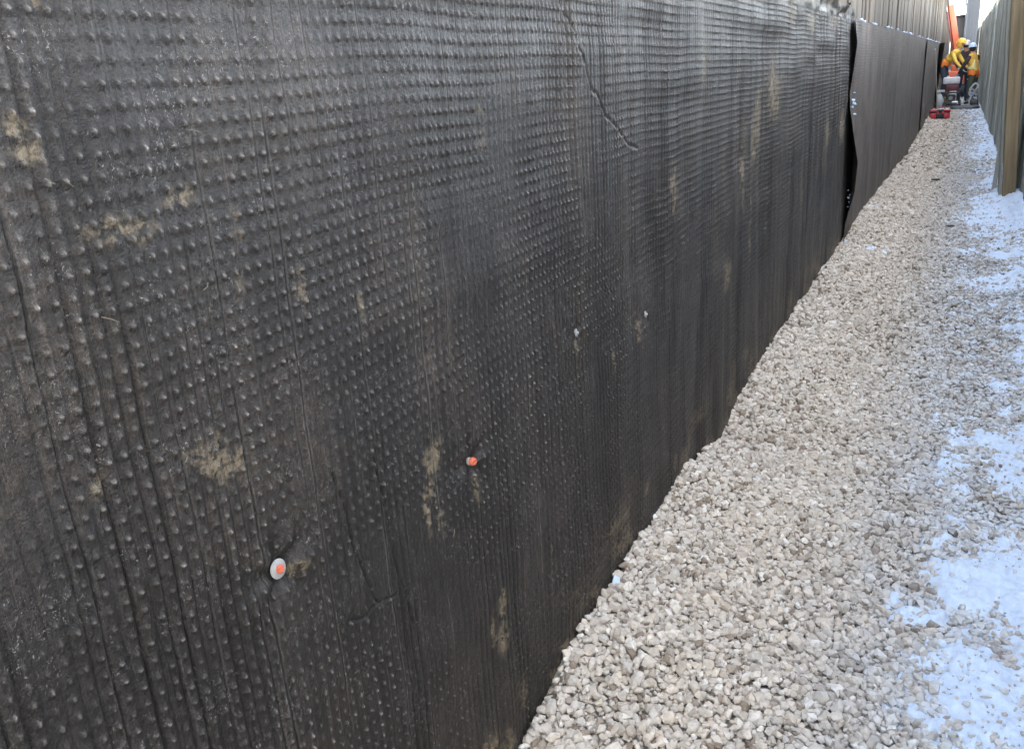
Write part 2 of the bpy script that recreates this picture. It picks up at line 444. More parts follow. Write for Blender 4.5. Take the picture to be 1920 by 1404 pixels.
def rock(npts, seed, flat):
    r = random.Random(seed)
    bm = bmesh.new()
    a, b, c = 1.0, r.uniform(0.68, 0.98), r.uniform(0.5, 0.8)
    for i in range(npts):
        z = 1 - 2 * (i + 0.5) / npts; ph = i * 2.39996 + r.uniform(-0.5, 0.5)
        q = math.sqrt(max(0, 1 - z * z)); k = r.uniform(0.66, 1.12)
        # super-ellipsoid push gives blocky, sharp-cornered pieces
        p = [q * math.cos(ph), q * math.sin(ph), z]
        p = [math.copysign(abs(t) ** 0.88, t) for t in p]
        bm.verts.new((p[0] * a * k, p[1] * b * k, p[2] * c * k))
    h = bmesh.ops.convex_hull(bm, input=bm.verts[:])
    bmesh.ops.delete(bm, geom=[v for v in h['geom_interior'] if isinstance(v, bmesh.types.BMVert)], context='VERTS')
    bmesh.ops.triangulate(bm, faces=bm.faces[:])
    bmesh.ops.recalc_face_normals(bm, faces=bm.faces[:])
    bm.verts.index_update()
    V = np.array([v.co[:] for v in bm.verts]); Fc = np.array([[v.index for v in f.verts] for f in bm.faces])
    bm.free()
    V = V / np.abs(V).max()
    return V, Fc

ROCKS = [rock(13, 100 + i, True) for i in range(24)]
ROCKS_LOW = [rock(9, 300 + i, True) for i in range(12)]

def scatter(y0, y1, sp, s0, s1, layers=1, x0=-0.875, x1=0.72, seed=1):
    r = np.random.default_rng(seed)
    P = []
    for L in range(layers):
        nx = int((x1 - x0) / sp); ny = int((y1 - y0) / sp)
        gx, gy = np.meshgrid(np.arange(nx), np.arange(ny), indexing='ij')
        gx = gx + 0.5 * (gy % 2)
        px = x0 + (gx + r.uniform(-0.42, 0.42, gx.shape)) * sp
        py = y0 + (gy + r.uniform(-0.42, 0.42, gx.shape)) * sp
        sz = s0 * np.exp(r.normal(0, 0.34, gx.shape)); sz = np.clip(sz, s0 * 0.45, s1)
        pz = gz(px, py) - 0.012 - 0.010 * L + r.uniform(-0.5, 0.5, gx.shape) * sp * 0.7 + (sz - s0) * 0.25
        P.append(np.stack([px, py, pz, sz], -1).reshape(-1, 4))
    P = np.concatenate(P)
    # stones get smaller and sit lower on the trodden, snowy right side
    k = 1 - 0.22 * sstep(0.0, 0.4, P[:, 0]); P[:, 3] *= k
    P[:, 2] -= 0.006 * sstep(0.0, 0.35, P[:, 0])
    P[:, 0] = np.maximum(P[:, 0], WALL_X + 0.35 * P[:, 3])
    return P

def rotmats(n, r):
    q = r.normal(0, 1, (n, 4)); q[:, 1:3] *= 0.45; q /= np.linalg.norm(q, axis=1)[:, None]
    w, x, y, z = q.T
    return np.stack([np.stack([1 - 2 * (y * y + z * z), 2 * (x * y - z * w), 2 * (x * z + y * w)], -1),
                     np.stack([2 * (x * y + z * w), 1 - 2 * (x * x + z * z), 2 * (y * z - x * w)], -1),
                     np.stack([2 * (x * z - y * w), 2 * (y * z + x * w), 1 - 2 * (x * x + y * y)], -1)], 1)

near = scatter(1.25, 5.3, 0.0172, 0.0132, 0.0225, 1, seed=3)
fill = scatter(1.25, 4.3, 0.0165, 0.0105, 0.014, 1, seed=8); fill[:, 2] -= 0.008
mid = scatter(5.3, 14.0, 0.0225, 0.0158, 0.025, 1, seed=4)
far = scatter(14.0, 46.0, 0.050, 0.031, 0.042, 1, seed=5)

def depth_px(P):
    d = (P[:, :3] - CAM) @ RC
    u = 960 + F_PX * d[:, 0] / d[:, 2]; v = 702 + F_PX * d[:, 1] / d[:, 2]
    return d[:, 2], u, v
dz, u, v = depth_px(near)
inside = (dz > 0.2) & (u > 0) & (u < 1915) & (v > 0) & (v < 1400) & (snow_mask(near[:, 0], near[:, 1]) < 0.0)
bulge = near[:, 2] - gz(near[:, 0], near[:, 1]) + 0.3 * near[:, 3]
score = np.where(inside & (bulge > -0.008), near[:, 3] / dz, -1)
pick = np.argsort(-score)[:300]
rest = np.ones(len(near), bool); rest[pick] = False

rock_meshes = []
for i, (V, Fc) in enumerate(ROCKS):
    rm = np_mesh("stone", V, Fc, False); rm.materials.append(M['stone_one']); rock_meshes.append(rm)
rr = random.Random(5)
RM = rotmats(300, np.random.default_rng(77))
for n, i in enumerate(pick):
    o = bpy.data.objects.new("stone", rock_meshes[rr.randrange(24)])
    COL.objects.link(o)
    o.parent = gravel
    mt = Matrix([list(RM[n][k]) + [0] for k in range(3)] + [[0, 0, 0, 1]])
    mt = Matrix.Translation(Vector(near[i, :3].tolist())) @ mt @ Matrix.Scale(float(near[i, 3]), 4)
    o.matrix_local = mt

def bake(P, protos, seed):
    r = np.random.default_rng(seed)
    idx = r.integers(0, len(protos), len(P))
    R = rotmats(len(P), r)
    Vs, Fs, Ts, off = [], [], [], 0
    # colour varies in loose patches as well as stone by stone
    tint = np.clip(0.5 + 0.30 * r.normal(0, 1, len(P)) + 0.16 * fbm(P[:, 0] * 3, P[:, 1] * 3, 61, 3), 0, 1)
    for k, (V, Fc) in enumerate(protos):
        s = np.where(idx == k)[0]
        if len(s) == 0: continue
        W = np.einsum('nij,vj->nvi', R[s], V) * P[s, 3][:, None, None] + P[s, :3][:, None, :]
        Vs.append(W.reshape(-1, 3))
        Fs.append((Fc[None] + (off + np.arange(len(s)) * len(V))[:, None, None]).reshape(-1, 3))
        Ts.append(np.repeat(tint[s], len(V)))
        off += len(s) * len(V)
    return np.concatenate(Vs), np.concatenate(Fs), np.concatenate(Ts)
def snow_z(X, Y):
    mk = snow_mask(X, Y)
    lump = 0.013 * fbm(X * 34, Y * 34, 71, 4) + 0.016 * fbm(X * 15, Y * 13, 72, 3) + 0.022 * fbm(X * 7, Y * 7, 81, 3)
    Z = gz(X, Y) - 0.024 + 0.034 * np.clip(mk, -0.6, 0.75) + lump * np.clip(mk + 0.4, 0, 1)
    return mk, Z + 0.10 * sstep(0.38, 0.62, X) * np.clip(mk, 0, 1) * (Y > 8.7)
# grit and chips lying on top of the snow
gr = np.random.default_rng(88)
gx_ = gr.uniform(-0.15, 0.62, 5200); gy_ = 1.6 + 8.5 * gr.uniform(0, 1, 5200) ** 1.6
gm_, gzz = snow_z(gx_, gy_)
kk = (gm_ > -0.05) & (fbm(gx_ * 5, gy_ * 4, 95, 3) > -0.12)
gs_ = np.clip(0.0042 * np.exp(gr.normal(0, 0.5, 5200)), 0.002, 0.013)
grit = np.stack([gx_, gy_, gzz + gs_ * 0.25, gs_], -1)[kk]
parts = [bake(near[rest], ROCKS, 1), bake(fill, ROCKS_LOW, 6), bake(grit, ROCKS_LOW, 7), bake(mid, ROCKS_LOW, 2), bake(far, ROCKS_LOW, 3)]
off = 0; Vs, Fs, Ts = [], [], []
for a, b, c in parts:
    Vs.append(a); Fs.append(b + off); Ts.append(c); off += len(a)
me = np_mesh("gravel", np.concatenate(Vs), np.concatenate(Fs), False)
add_attr(me, "tint", np.concatenate(Ts))
tag(link("gravel", me, M['stone_bulk'], gravel), kind='stuff')

# snow lying on and between the stones
ys = np.concatenate([np.arange(1.5, 7, 0.013), np.arange(7, 18, 0.032), np.arange(18, 58, 0.13)])
xs = np.concatenate([np.arange(-0.87, -0.2, 0.03), np.arange(-0.2, 0.62, 0.008), np.arange(0.62, 1.2, 0.04)])
X, Y = np.meshgrid(xs, ys, indexing='ij')
mk, Z = snow_z(X, Y)
me = np_mesh("snow_cover", np.stack([X, Y, Z], -1).reshape(-1, 3), grid_faces(len(xs), len(ys)))
tag(link("snow_cover", me, M['snow']), kind='structure')

# ------------------------------------------------------------------ house on the left: foundation, ledge and boarded wall
house = tag(empty("house", (-0.9, 20, 0)), "tall house wall of weathered tan boards rising above the black membrane", "house")
def hpart(mb, name, mat): 
    o = mb.build(name, mat, None, smooth=False); o.parent = house; o.matrix_parent_inverse = house.matrix_basis.inverted(); return o
hpart(MB().box((0.30, 49.0, 2.30), (-1.052, 21.0, 0.74)), "foundation_wall", M['tar'])          # face at x = -0.902
hpart(MB().box((4.0, 48.8, 2.1), (-3.02, 21.0, 2.95)), "wall_core", M['boards'])                # face at x = -1.02
bw = 0.30
bmesh_board = None
rb = random.Random(12)
proto = MB().box((0.045, bw - 0.012, 2.12), (0, 0, 0), bev=0.006, seg=1).build("board", M['boards'], None, smooth=False)
bme = proto.data; bpy.data.objects.remove(proto)
yy = -3.3
while yy < 45.2:
    o = bpy.data.objects.new("board", bme); COL.objects.link(o)
    o.parent = house
    o.location = (-0.972 + rb.uniform(-0.012, 0.012) + 0.9, yy - 20, 2.962)
    o.rotation_euler = (rb.uniform(-0.004, 0.004), 0, rb.uniform(-0.03, 0.03))
    yy += bw
# roof out of the frame
mb = MB(); mb.box((4.5, 49.6, 0.22), (-3.2, 21.0, 4.12)); hpart(mb, "roof", M['tar'])

shade_block = tag(empty("house"), "unseen block added behind the boarded wall to shade the far end of the path", "house")
shade_block.location = (-4.1, 51.8, 0)  # hidden volume added to keep sun off the grey house
MB().box((6.0, 9.0, 6.2), (0, 0, 3.0)).build("wall", M['boards'], shade_block, smooth=False)
MB().box((6.4, 9.4, 0.3), (0, 0, 6.26)).build("roof", M['tar'], shade_block, smooth=False)

# ------------------------------------------------------------------ dimpled membrane
PY, PZ = 0.0233, 0.0252
def dimples(y, z):
    """height of the moulded dimples and how close each point is to a dimple tip"""
    zz = z + 0.004 * vnoise(y * 3.0, z * 0.7, 91); yyv = y + 0.003 * vnoise(y * 0.9, z * 2.2, 92)
    cy = np.floor(yyv / PY); cz = np.floor(zz / PZ)
    fy = yyv - (cy + 0.5) * PY; fz = zz - (cz + 0.5) * PZ
    jit = np.random.default_rng(5).uniform(0.5, 1.15, (512, 512))
    k = jit[cy.astype(int) & 511, cz.astype(int) & 511]
    k = k * (0.30 + 0.70 * sstep(-0.45, -0.05, fbm(y * 4.0, z * 4.0, 93, 3)))       # crushed areas
    d2 = (fy / 0.0050) ** 2 + (fz / 0.0056) ** 2
    h = np.clip(1 - d2, 0, 1) ** 0.9
    # vertical ribs between the columns, strong in bundles
    col = np.random.default_rng(6).uniform(0, 1, 1024)
    e = np.abs(np.abs(fy) - PY / 2)
    ci = np.where(fy > 0, cy + 1, cy).astype(int) & 1023
    bundle = sstep(-0.25, 0.35, vnoise(y * 5.0, z * 0.5, 94) + 0.4 * vnoise(y * 1.7, z * 0.9, 95))
    groove = np.exp(-(e / 0.0031) ** 2) * (0.15 + 0.95 * bundle * col[ci] ** 0.7) * (0.6 + 0.4 * vnoise(y * 20, z * 2.0, 97))
    for fy_, fz_ in FAST:
        q = 1 - np.exp(-(((y - fy_) ** 2 + (z - fz_) ** 2) / 0.024 ** 2) ** 2)
        k = k * q; groove = groove * q
    return 0.0052 * h * k - 0.0080 * groove, h * k * sstep(0.55, 0.95, h)

CREASES = [([(1.70, 1.87), (1.744, 1.797), (1.775, 1.765), (1.802, 1.711), (1.825, 1.69), (1.864, 1.603), (1.90, 1.59), (1.94, 1.53), (1.993, 1.509), (2.10, 1.44), (2.188, 1.413)], 0.0075, 0.0026),
           ([(0.66, 0.735), (0.70, 0.715), (0.735, 0.72), (0.79, 0.70)], 0.004, 0.004),
           ([(0.70, 1.02), (0.712, 0.95), (0.709, 0.88), (0.735, 0.72)], 0.004, 0.004),
           ([(0.80, 1.0), (0.81, 0.9), (0.80, 0.80), (0.82, 0.6)], 0.004, 0.004)]
FAST = [(0.556, 0.922), (1.094, 0.841), (1.650, 0.965), (2.176, 0.858)]
SMEAR = [  # y, z, ry, rz, amount
    (4.107, 1.50, 0.07, 0.11, 1.0), (4.20, 1.43, 0.05, 0.09, 0.8), (3.80, 1.38, 0.06, 0.10, 1.0), (3.70, 1.28, 0.05, 0.10, 1.0), (3.49, 1.15, 0.03, 0.16, 0.85), (3.6, 0.85, 0.02, 0.30, 0.6),
    (6.75, 1.11, 0.13, 0.09, 1.0), (5.95, 1.10, 0.10, 0.08, 0.95), (3.187, 0.73, 0.035, 0.05, 1.0), (2.50, 1.23, 0.035, 0.08, 0.75),
    (0.965, 0.91, 0.025, 0.022, 0.85), (0.945, 0.87, 0.012, 0.035, 0.85), (0.925, 0.82, 0.010, 0.040, 0.95), (0.955, 0.78, 0.012, 0.025, 0.8), (1.125, 0.42, 0.018, 0.022, 1.1), (1.118, 0.335, 0.022, 0.035, 1.1), (1.08, 0.38, 0.01, 0.03, 0.8),
    (1.092, 0.77, 0.012, 0.030, 0.85), (0.49, 1.145, 0.035, 0.028, 0.75), (0.52, 1.115, 0.035, 0.022, 0.70), (0.385, 1.62, 0.010, 0.016, 1.0), (0.398, 1.602, 0.016, 0.010, 0.9),
    (1.65, 0.93, 0.012, 0.03, 0.6), (1.884, 0.787, 0.012, 0.035, 0.9), (2.10, 0.80, 0.03, 0.04, 0.6), (0.34, 1.188, 0.010, 0.020, 0.6), (0.991, 0.079, 0.03, 0.03, 1.0),
    (0.44, 1.742, 0.008, 0.008, 1.1), (0.46, 1.50, 0.05, 0.018, 0.55), (0.556, 1.52, 0.03, 0.015, 0.5), (0.59, 0.89, 0.02, 0.01, 0.7), (1.3, 1.55, 0.02, 0.05, 0.45), (2.9, 1.62, 0.04, 0.12, 0.5), (5.0, 0.7, 0.05, 0.2, 0.5), (5.2, 1.85, 0.12, 0.05, 0.7), (4.6, 1.9, 0.12, 0.06, 0.6), (6.2, 1.9, 0.2, 0.05, 0.6), (0.62, 1.40, 0.012, 0.05, 0.55), (0.72, 1.35, 0.01, 0.04, 0.5), (0.85, 1.30, 0.008, 0.06, 0.5)]

def wm(y, z): return 1.109 * y - 0.1153 * z + 0.3843, 0.963 * z - 0.0075
CREASES = [([wm(*q) for q in p], a, b) for p, a, b in CREASES]
FAST = [wm(*q) for q in FAST]
SMEAR = [wm(a, b) + (1.109 * c, 0.963 * d, e) for a, b, c, d, e in SMEAR]

def relief(y, z):
    h = 0.016 * fbm(y * 1.1, z * 0.8, 101, 3)
    h = h + 0.0065 * vnoise(y * 7.0, z * 0.8, 102) + 0.0030 * vnoise(y * 19.0, z * 0.6, 103)
    top = sstep(1.2, 1.75, z)
    h = h + top * 0.0050 * vnoise(y * 2.2, z * 13.0, 104) + 0.0028 * vnoise(y * 1.5, z * 11.0, 105)
    for pts, wid, dep in CREASES:
        d = np.full(y.shape, 1e9)
        for (a0, b0), (a1, b1) in zip(pts[:-1], pts[1:]):
            L = (a1 - a0) ** 2 + (b1 - b0) ** 2
            t = np.clip(((y - a0) * (a1 - a0) + (z - b0) * (b1 - b0)) / L, 0, 1)
            d = np.minimum(d, np.hypot(y - a0 - t * (a1 - a0), z - b0 - t * (b1 - b0)))
        h = h - dep * np.exp(-(d / (wid * 0.55)) ** 2) + dep * 0.22 * np.exp(-((d - wid * 1.5) / (wid * 0.8)) ** 2)
    for kf, (fy, fz) in zip((1.0, 0.9, 0.45, 0.4), FAST):
        d = np.hypot(y - fy, z - fz); th = np.arctan2(z - fz, y - fy)
        h = h - kf * 0.015 * np.exp(-(d / 0.030) ** 2) + kf * 0.0075 * np.exp(-(d / 0.075) ** 2) * np.cos(5 * th + 1.0) * np.clip((d - 0.018) / 0.02, 0, 1)
    return h

def mud(y, z):
    v = np.zeros(y.shape)
    wy = y + 0.02 * np.minimum(1, y / 2) * fbm(y * 14, z * 14, 111, 3); wz = z + 0.03 * fbm(y * 9, z * 9, 112, 3)
    for a, b, ra, rb_, s in SMEAR:
        v = np.maximum(v, s * np.exp(-((wy - a) / (ra * 1.25)) ** 2 - ((wz - b - 0.2 * rb_) / (rb_ * 1.45)) ** 2))
    v = v * (0.55 + 0.6 * sstep(-0.3, 0.3, fbm(y * 45, z * 30, 113, 3)))
    # mud thrown up along the foot
    foot = sstep(0.42, 0.0, z - np.interp(y, GY, GZ)) * sstep(-0.2, 0.5, fbm(y * 9, z * 9, 114, 3)) * 0.62
    return np.maximum(v, foot)

MGROUP = "black dimpled membrane sheets along the foundation"
ycoords = np.concatenate([np.arange(-0.3, 0.36, 0.008), np.arange(0.36, 2.6, 0.0033), np.arange(2.6, 8.26, 0.0075)])
zcoords = np.arange(-0.2, 1.878, PZ / 6)
zt = np.concatenate([zcoords, np.linspace(1.884, 2.06, 26)])
X0, Z0 = np.meshgrid(ycoords, zt, indexing='ij')
hd, tip = dimples(X0, Z0)
flange = sstep(1.86, 1.92, Z0)
topz = 1.985 + 0.035 * vnoise(X0 * 2.3, X0 * 0, 121) + 0.018 * vnoise(X0 * 9, X0 * 0, 122)
Zf = np.where(Z0 > 1.882, 1.882 + (Z0 - 1.882) / 0.178 * (topz - 1.882), Z0)
h = relief(X0, Z0) + hd * (1 - flange) + flange * (0.012 * vnoise(X0 * 6, Z0 * 3, 123) + 0.03 * sstep(1.93, 2.06, Z0) * sstep(0, 0.5, vnoise(X0 * 3.2, X0 * 0, 124)))
yend = sstep(8.12, 8.26, X0)
Xw = WALL_X + h * (1 - 0.4 * yend)
Yw = X0
me = np_mesh("drainage_membrane", np.stack([Xw, Yw, Zf], -1).reshape(-1, 3), grid_faces(len(ycoords), len(zt))[:, ::-1])
add_attr(me, "tip", tip * (1 - flange)); add_attr(me, "mud", np.maximum(mud(X0, Z0), flange * 0.55 * sstep(-0.1, 0.4, fbm(X0 * 7, Z0 * 10, 125, 3)) * (X0 > 3)))
tag(link("drainage_membrane", me, M['memb']), "nearest large black dimpled membrane sheet with mud smears and two orange fasteners", "membrane sheet", MGROUP)

def far_sheet(y0, y1, top, label, peel, fine_to, seed, x_off=0.0):
    yc = np.concatenate([np.arange(y0, y0 + fine_to, 0.007), np.arange(y0 + fine_to, y1, 0.05)])
    zc = np.linspace(-0.2, top, int((top + 0.2) / 0.0065) if fine_to > 0.3 else 110)
    A, B = np.meshgrid(yc, zc, indexing='ij')
    hd, tip = dimples(A, B)
    w = sstep(fine_to, fine_to * 0.75, A - y0)
    t = np.clip(1 - (A - y0) / 0.75, 0, 1)
    pz = np.interp(B, peel[0], peel[1])
    h = 0.026 * fbm(A * 0.7, B * 0.6, seed, 3) + 0.010 * vnoise(A * 3.1, B * 0.4, seed + 1) + 0.004 * vnoise(A * 9, B * 0.3, seed + 2)
    Xw = WALL_X + x_off + h * sstep(0, 0.6, A - y0) + pz * t ** 1.7 + hd * w
    Zt = B + 0.012 * vnoise(A * 2.1, B * 0, seed + 3) * sstep(top - 0.2, top, B)
    me = np_mesh("drainage_membrane", np.stack([Xw, A, Zt], -1).reshape(-1, 3), grid_faces(len(yc), len(zc))[:, ::-1])
    add_attr(me, "tip", tip * w); 
    foot = sstep(0.35, 0.0, B - np.interp(A, GY, GZ)) * sstep(0, 0.5, fbm(A * 3, B * 5, seed + 6, 3)) * 0.5
    add_attr(me, "mud", np.maximum(foot, 0.5 * sstep(0.35, 0.6, fbm(A * 1.6, B * 2.2, seed + 5, 4))))
    return tag(link("drainage_membrane", me, M['memb2']), label, "membrane sheet", MGROUP)
PEEL = ([-0.2, 0.0, 0.25, 0.5, 0.75, 1.0, 1.2, 1.32, 1.5, 1.7, 1.85, 1.97], [0.02, 0.02, 0.035, 0.095, 0.105, 0.055, 0.018, 0.010, 0.030, 0.045, 0.026, 0.020])
far_sheet(8.06, 21.9, 1.888, "second membrane sheet, its near edge peeling off the wall with a dark gap", PEEL, 0.8, 131)
far_sheet(21.7, 30.6, 1.86, "third membrane sheet, in the distance beside the leaning stick", ([-0.2, 1.0, 2.0], [0.018, 0.010, 0.03]), 0.1, 151)
far_sheet(30.4, 38.4, 1.88, "farthest dark membrane sheet beside the workers", ([-0.2, 0.5, 1.4, 2.0], [0.06, 0.05, 0.12, 0.16]), 0.1, 171)

# snow crumbs on the ledge above the sheets and caught in the open seam
def crumbs(name, pts, parent=None):
    Vs, Fs, off = [], [], 0
    r = np.random.default_rng(9)
    R = rotmats(len(pts), r)
    for i, (x, y, z, s, sy) in enumerate(pts):
        V, Fc = ROCKS_LOW[i % 12]
        W = (V @ R[i].T) * np.array([s, s * sy, s * 0.8]) + np.array([x, y, z])
        Vs.append(W); Fs.append(Fc + off); off += len(V)
    me = np_mesh(name, np.concatenate(Vs), np.concatenate(Fs), True)
    return link(name, me, M['snow'], parent)
rc = random.Random(31)
pts = []
for c in [8.7, 9.4, 10.2, 11.8, 13.1, 14.9, 16.2, 17.0, 18.8, 20.4, 22.2, 24.2, 26.0, 28.5, 30.1, 31.7]:
    for k in range(rc.randint(2, 6)):
        pts.append((-0.905 + rc.uniform(-0.02, 0.03), c + rc.uniform(-0.35, 0.35), 1.897 + rc.uniform(0, 0.010), rc.uniform(0.010, 0.026), rc.uniform(1, 2.4)))
tag(crumbs("snow_crumbs", pts), "white snow crumbs along the ledge above the far membrane sheets", "snow", kind='stuff')
pts = []
for z, s in [(1.30, 0.021), (1.27, 0.022), (1.245, 0.016), (1.36, 0.010), (1.18, 0.017), (0.48, 0.010), (0.45, 0.013), (0.41, 0.010), (0.37, 0.012), (0.10, 0.012), (0.52, 0.010)]:
    pts.append((WALL_X + 0.02 + rc.uniform(0, 0.02), 8.24 + rc.uniform(-0.03, 0.02), z * 0.96, s, 1.0))
tag(crumbs("snow_crumbs", pts), "white snow crumbs caught in the open seam of the membrane", "snow", kind='stuff')

rs = random.Random(17)
mb = MB()
STR = [(0.412, 1.395, -0.5), (0.395, 1.565, -0.6), (0.415, 1.56, -0.7), (0.60, 1.60, -0.4)] + [(0.25 + 2.2 * rs.random() ** 1.6, rs.uniform(0.25, 1.75), rs.uniform(-1.6, 1.6)) for _ in range(5)]
for (yy_, zz_, an) in STR:
    yy_, zz_ = wm(yy_, zz_)
    L = rs.uniform(0.006, 0.013)
    xx = WALL_X + float(relief(np.array([yy_]), np.array([zz_]))[0]) + 0.0055
    c_, s_ = math.cos(an), math.sin(an)
    k = rs.uniform(-0.25, 0.25)
    mb.tube([(xx, yy_ - c_ * L, zz_ - s_ * L), (xx + 0.002, yy_ + s_ * L * k, zz_ - c_ * L * k), (xx, yy_ + c_ * L, zz_ + s_ * L)], rs.uniform(0.0004, 0.0007), 5)
tag(mb.build("straw", plain("dry_straw", (0.15, 0.125, 0.085), 0.8, sc=60)), "short dry straws stuck to the face of the near black sheet", "straw", kind='stuff')

# fasteners through the near sheet
def fastener(y, z, kind, label):
    x = WALL_X + float(relief(np.array([y]), np.array([z]))[0]) + 0.0085
    t = tag(empty("fastener", (x, y, z), (0, math.radians(90 - 8), 0)), label, "fastener", "wall fasteners pinning the membrane")
    if kind == 'washer':
        MB().lathe([(0.001, -0.002), (0.0150, -0.001), (0.0155, 0.0012), (0.0138, 0.0026), (0.006, 0.0034), (0.0015, 0.0034)], 24, scl=(1.02, 1.06, 1)).build("washer", M['white_plastic'], t)
        mb = MB().lathe([(0.001, 0.003), (0.0072, 0.0032), (0.0075, 0.0060), (0.0055, 0.0072), (0.001, 0.0074)], 14)
        for k in (-0.0035, 0.0, 0.0035): mb.box((0.0018, 0.0125, 0.0016), (k, 0, 0.0078), bev=0.0004, seg=1)
        mb.build("cap", M['orange_plastic'], t)
    elif kind == 'stub':
        MB().lathe([(0.001, -0.006), (0.0085, -0.006), (0.0090, -0.002), (0.006, 0.0005), (0.001, 0.0006)], 18).build("collar", M['white_plastic'], t)
        mb = MB().lathe([(0.001, 0.0), (0.0088, 0.0005), (0.0095, 0.006), (0.0082, 0.0105), (0.001, 0.011)], 8)
        for k in (-0.003, 0.003): mb.box((0.002, 0.014, 0.002), (k, 0, 0.0115), bev=0.0004, seg=1)
        mb.build("cap", M['orange_plastic'], t)
    else:
        MB().lathe([(0.001, -0.003), (0.0095, -0.002), (0.0100, 0.001), (0.006, 0.003), (0.001, 0.0032)], 18, scl=(1.15, 0.75, 1)).build("washer", M['grey_plastic'], t)
        MB().lathe([(0.001, 0.002), (0.004, 0.003), (0.004, 0.006), (0.001, 0.0065)], 10).build("nail_head", M['white_plastic'], t)
fastener(*FAST[0], 'washer', "white oval washer with ridged orange centre, lowest on the black sheet")
fastener(*FAST[1], 'stub', "small bare orange plug without a white washer on the black sheet")
fastener(*FAST[2], 'nail', "pale grey nail washer in a dark hollow, right of the orange plug")
fastener(*FAST[3], 'nail', "tiny pale nail washer nearest the gravel edge on the black sheet")

# ------------------------------------------------------------------ plank fence on the right
def fx(y): return 0.62 - 0.0078 * y
fence = tag(empty("plank_fence", (0, 0, 0)), "tall grey plank fence closing the right side of the path", "fence")
def plank_mesh(w, hgt, th, seed):
    r = random.Random(seed)
    mb = MB().box((th, w, hgt), (0, 0, hgt / 2), bev=0.004, seg=1)
    o = mb.build("plank", M['fence'], None, smooth=False); me = o.data; bpy.data.objects.remove(o); return me
pms = [plank_mesh(0.188, h_, 0.032, i) for i, h_ in enumerate((2.86, 2.90, 2.80, 2.94))]
pms_low = [plank_mesh(0.188, h_, 0.032, i) for i, h_ in enumerate((2.56, 2.62, 2.50))]
rf = random.Random(3)
y = 11.7
n = 0
while y < 55.9:
    o = bpy.data.objects.new("plank", pms[rf.randrange(4)]); COL.objects.link(o); o.parent = fence
    o.location = (fx(y) + 0.02 + rf.uniform(-0.012, 0.012) + (0.022 if n % 2 else 0), y, -0.25 + rf.uniform(-0.05, 0.05))
    o.rotation_euler = (rf.uniform(-0.006, 0.006), rf.uniform(-0.008, 0.008), 0.0078 + rf.uniform(-0.05, 0.05))
    y += 0.2; n += 1
for k, yv in enumerate((14.0, 17.2, 21.0, 25.0, 31.0, 37.5, 44.5, 52.0)):
    MB().box((0.10, 0.10, 3.0), (fx(yv) + 0.12, yv, 1.2), bev=0.01, seg=1).build("post", M['fence'], fence, smooth=False)
for zr in (0.5, 2.2):
    L = 43.6
    MB().box((0.05, L, 0.09), (0, 0, 0)).build("rail", M['fence'], fence, smooth=False).matrix_basis = Matrix.Translation((fx(33.5) + 0.092, 33.5, zr)) @ Matrix.Rotation(0.0078, 4, 'Z')
fence2 = tag(empty("plank_fence", (0, 0, 0)), "near run of grey plank fence just right of the brown post", "fence")
y = -1.0; n = 0
while y < 12.9:
    o = bpy.data.objects.new("plank", pms_low[rf.randrange(3)]); COL.objects.link(o); o.parent = fence2
    o.location = (fx(y) + 0.085 + rf.uniform(-0.01, 0.01), y, -0.30 + rf.uniform(-0.04, 0.04))
    o.rotation_euler = (rf.uniform(-0.006, 0.006), rf.uniform(-0.006, 0.006), 0.0078 + rf.uniform(-0.04, 0.04))
    y += 0.2; n += 1
for zr in (0.4, 1.8):
    MB().box((0.05, 14.0, 0.09), (0, 0, 0)).build("rail", M['fence'], fence2, smooth=False).matrix_basis = Matrix.Translation((fx(5.9) + 0.152, 5.9, zr)) @ Matrix.Rotation(0.0078, 4, 'Z')

post = tag(empty("timber_post", (0.515, 11.25, -0.2), (0, math.radians(-3.2), 0)), "thick brown timber post standing in the snow bank by the fence", "post")
mb = MB(); mb.box((0.13, 0.20, 3.3), (0, 0, 1.65), bev=0.012, seg=2); mb.build("post", M['post'], post, smooth=False)
mb = MB(); mb.box((0.028, 0.40, 3.2), (-0.081, 0.32, 1.6), bev=0.004, seg=1); mb.build("side_board", M['fence'], post, smooth=False)
stake = tag(empty("wooden_stake", (0.375, 12.1, -0.08), (math.radians(1.0), math.radians(2.2), 0.1)), "thin grey wooden stake left of the brown post with its foot in snow", "stake")
MB().box((0.045, 0.045, 2.6), (0, 0, 1.3), bev=0.004, seg=1).build("shaft", M['fence'], stake, smooth=False)
MB().cyl(0.005, 0.03, 0.1, (0, 0, -0.05), seg=4).build("point", M['fence'], stake, smooth=False)

# ------------------------------------------------------------------ houses beyond the end of the path
M['cream'] = plain("cream_siding_paint", (0.27, 0.235, 0.135), 0.6, sc=2.0, var=0.06)
M['greysiding'] = plain("grey_siding_paint", (0.12, 0.12, 0.125), 0.65, sc=2.0, var=0.1)
M['darktrim'] = plain("dark_trim_paint", (0.10, 0.11, 0.12), 0.6)
M['glass'] = plain("window_glass", (0.03, 0.04, 0.05), 0.08, sc=1.0)
cream = tag(empty("house", (0.30, 66, -0.3)), "sunlit cream house rising behind the far end of the plank fence", "house")
for k in range(14):
    MB().box((0.44, 0.16, 8.0), (0.22 + k * 0.45, 0.10, 4.0), bev=0.01, seg=1).build("siding_panel", M['cream'], cream, smooth=False)
MB().box((6.3, 7.0, 7.98), (3.15, 3.72, 3.98)).build("wall", M['cream'], cream, smooth=False)
w = MB().box((1.1, 0.06, 1.3), (3.6, -0.01, 5.0)).build("window", M['darktrim'], cream, smooth=False)
MB().box((0.94, 0.02, 1.14), (3.6, -0.05, 5.0)).build("pane", M['glass'], w, smooth=False)
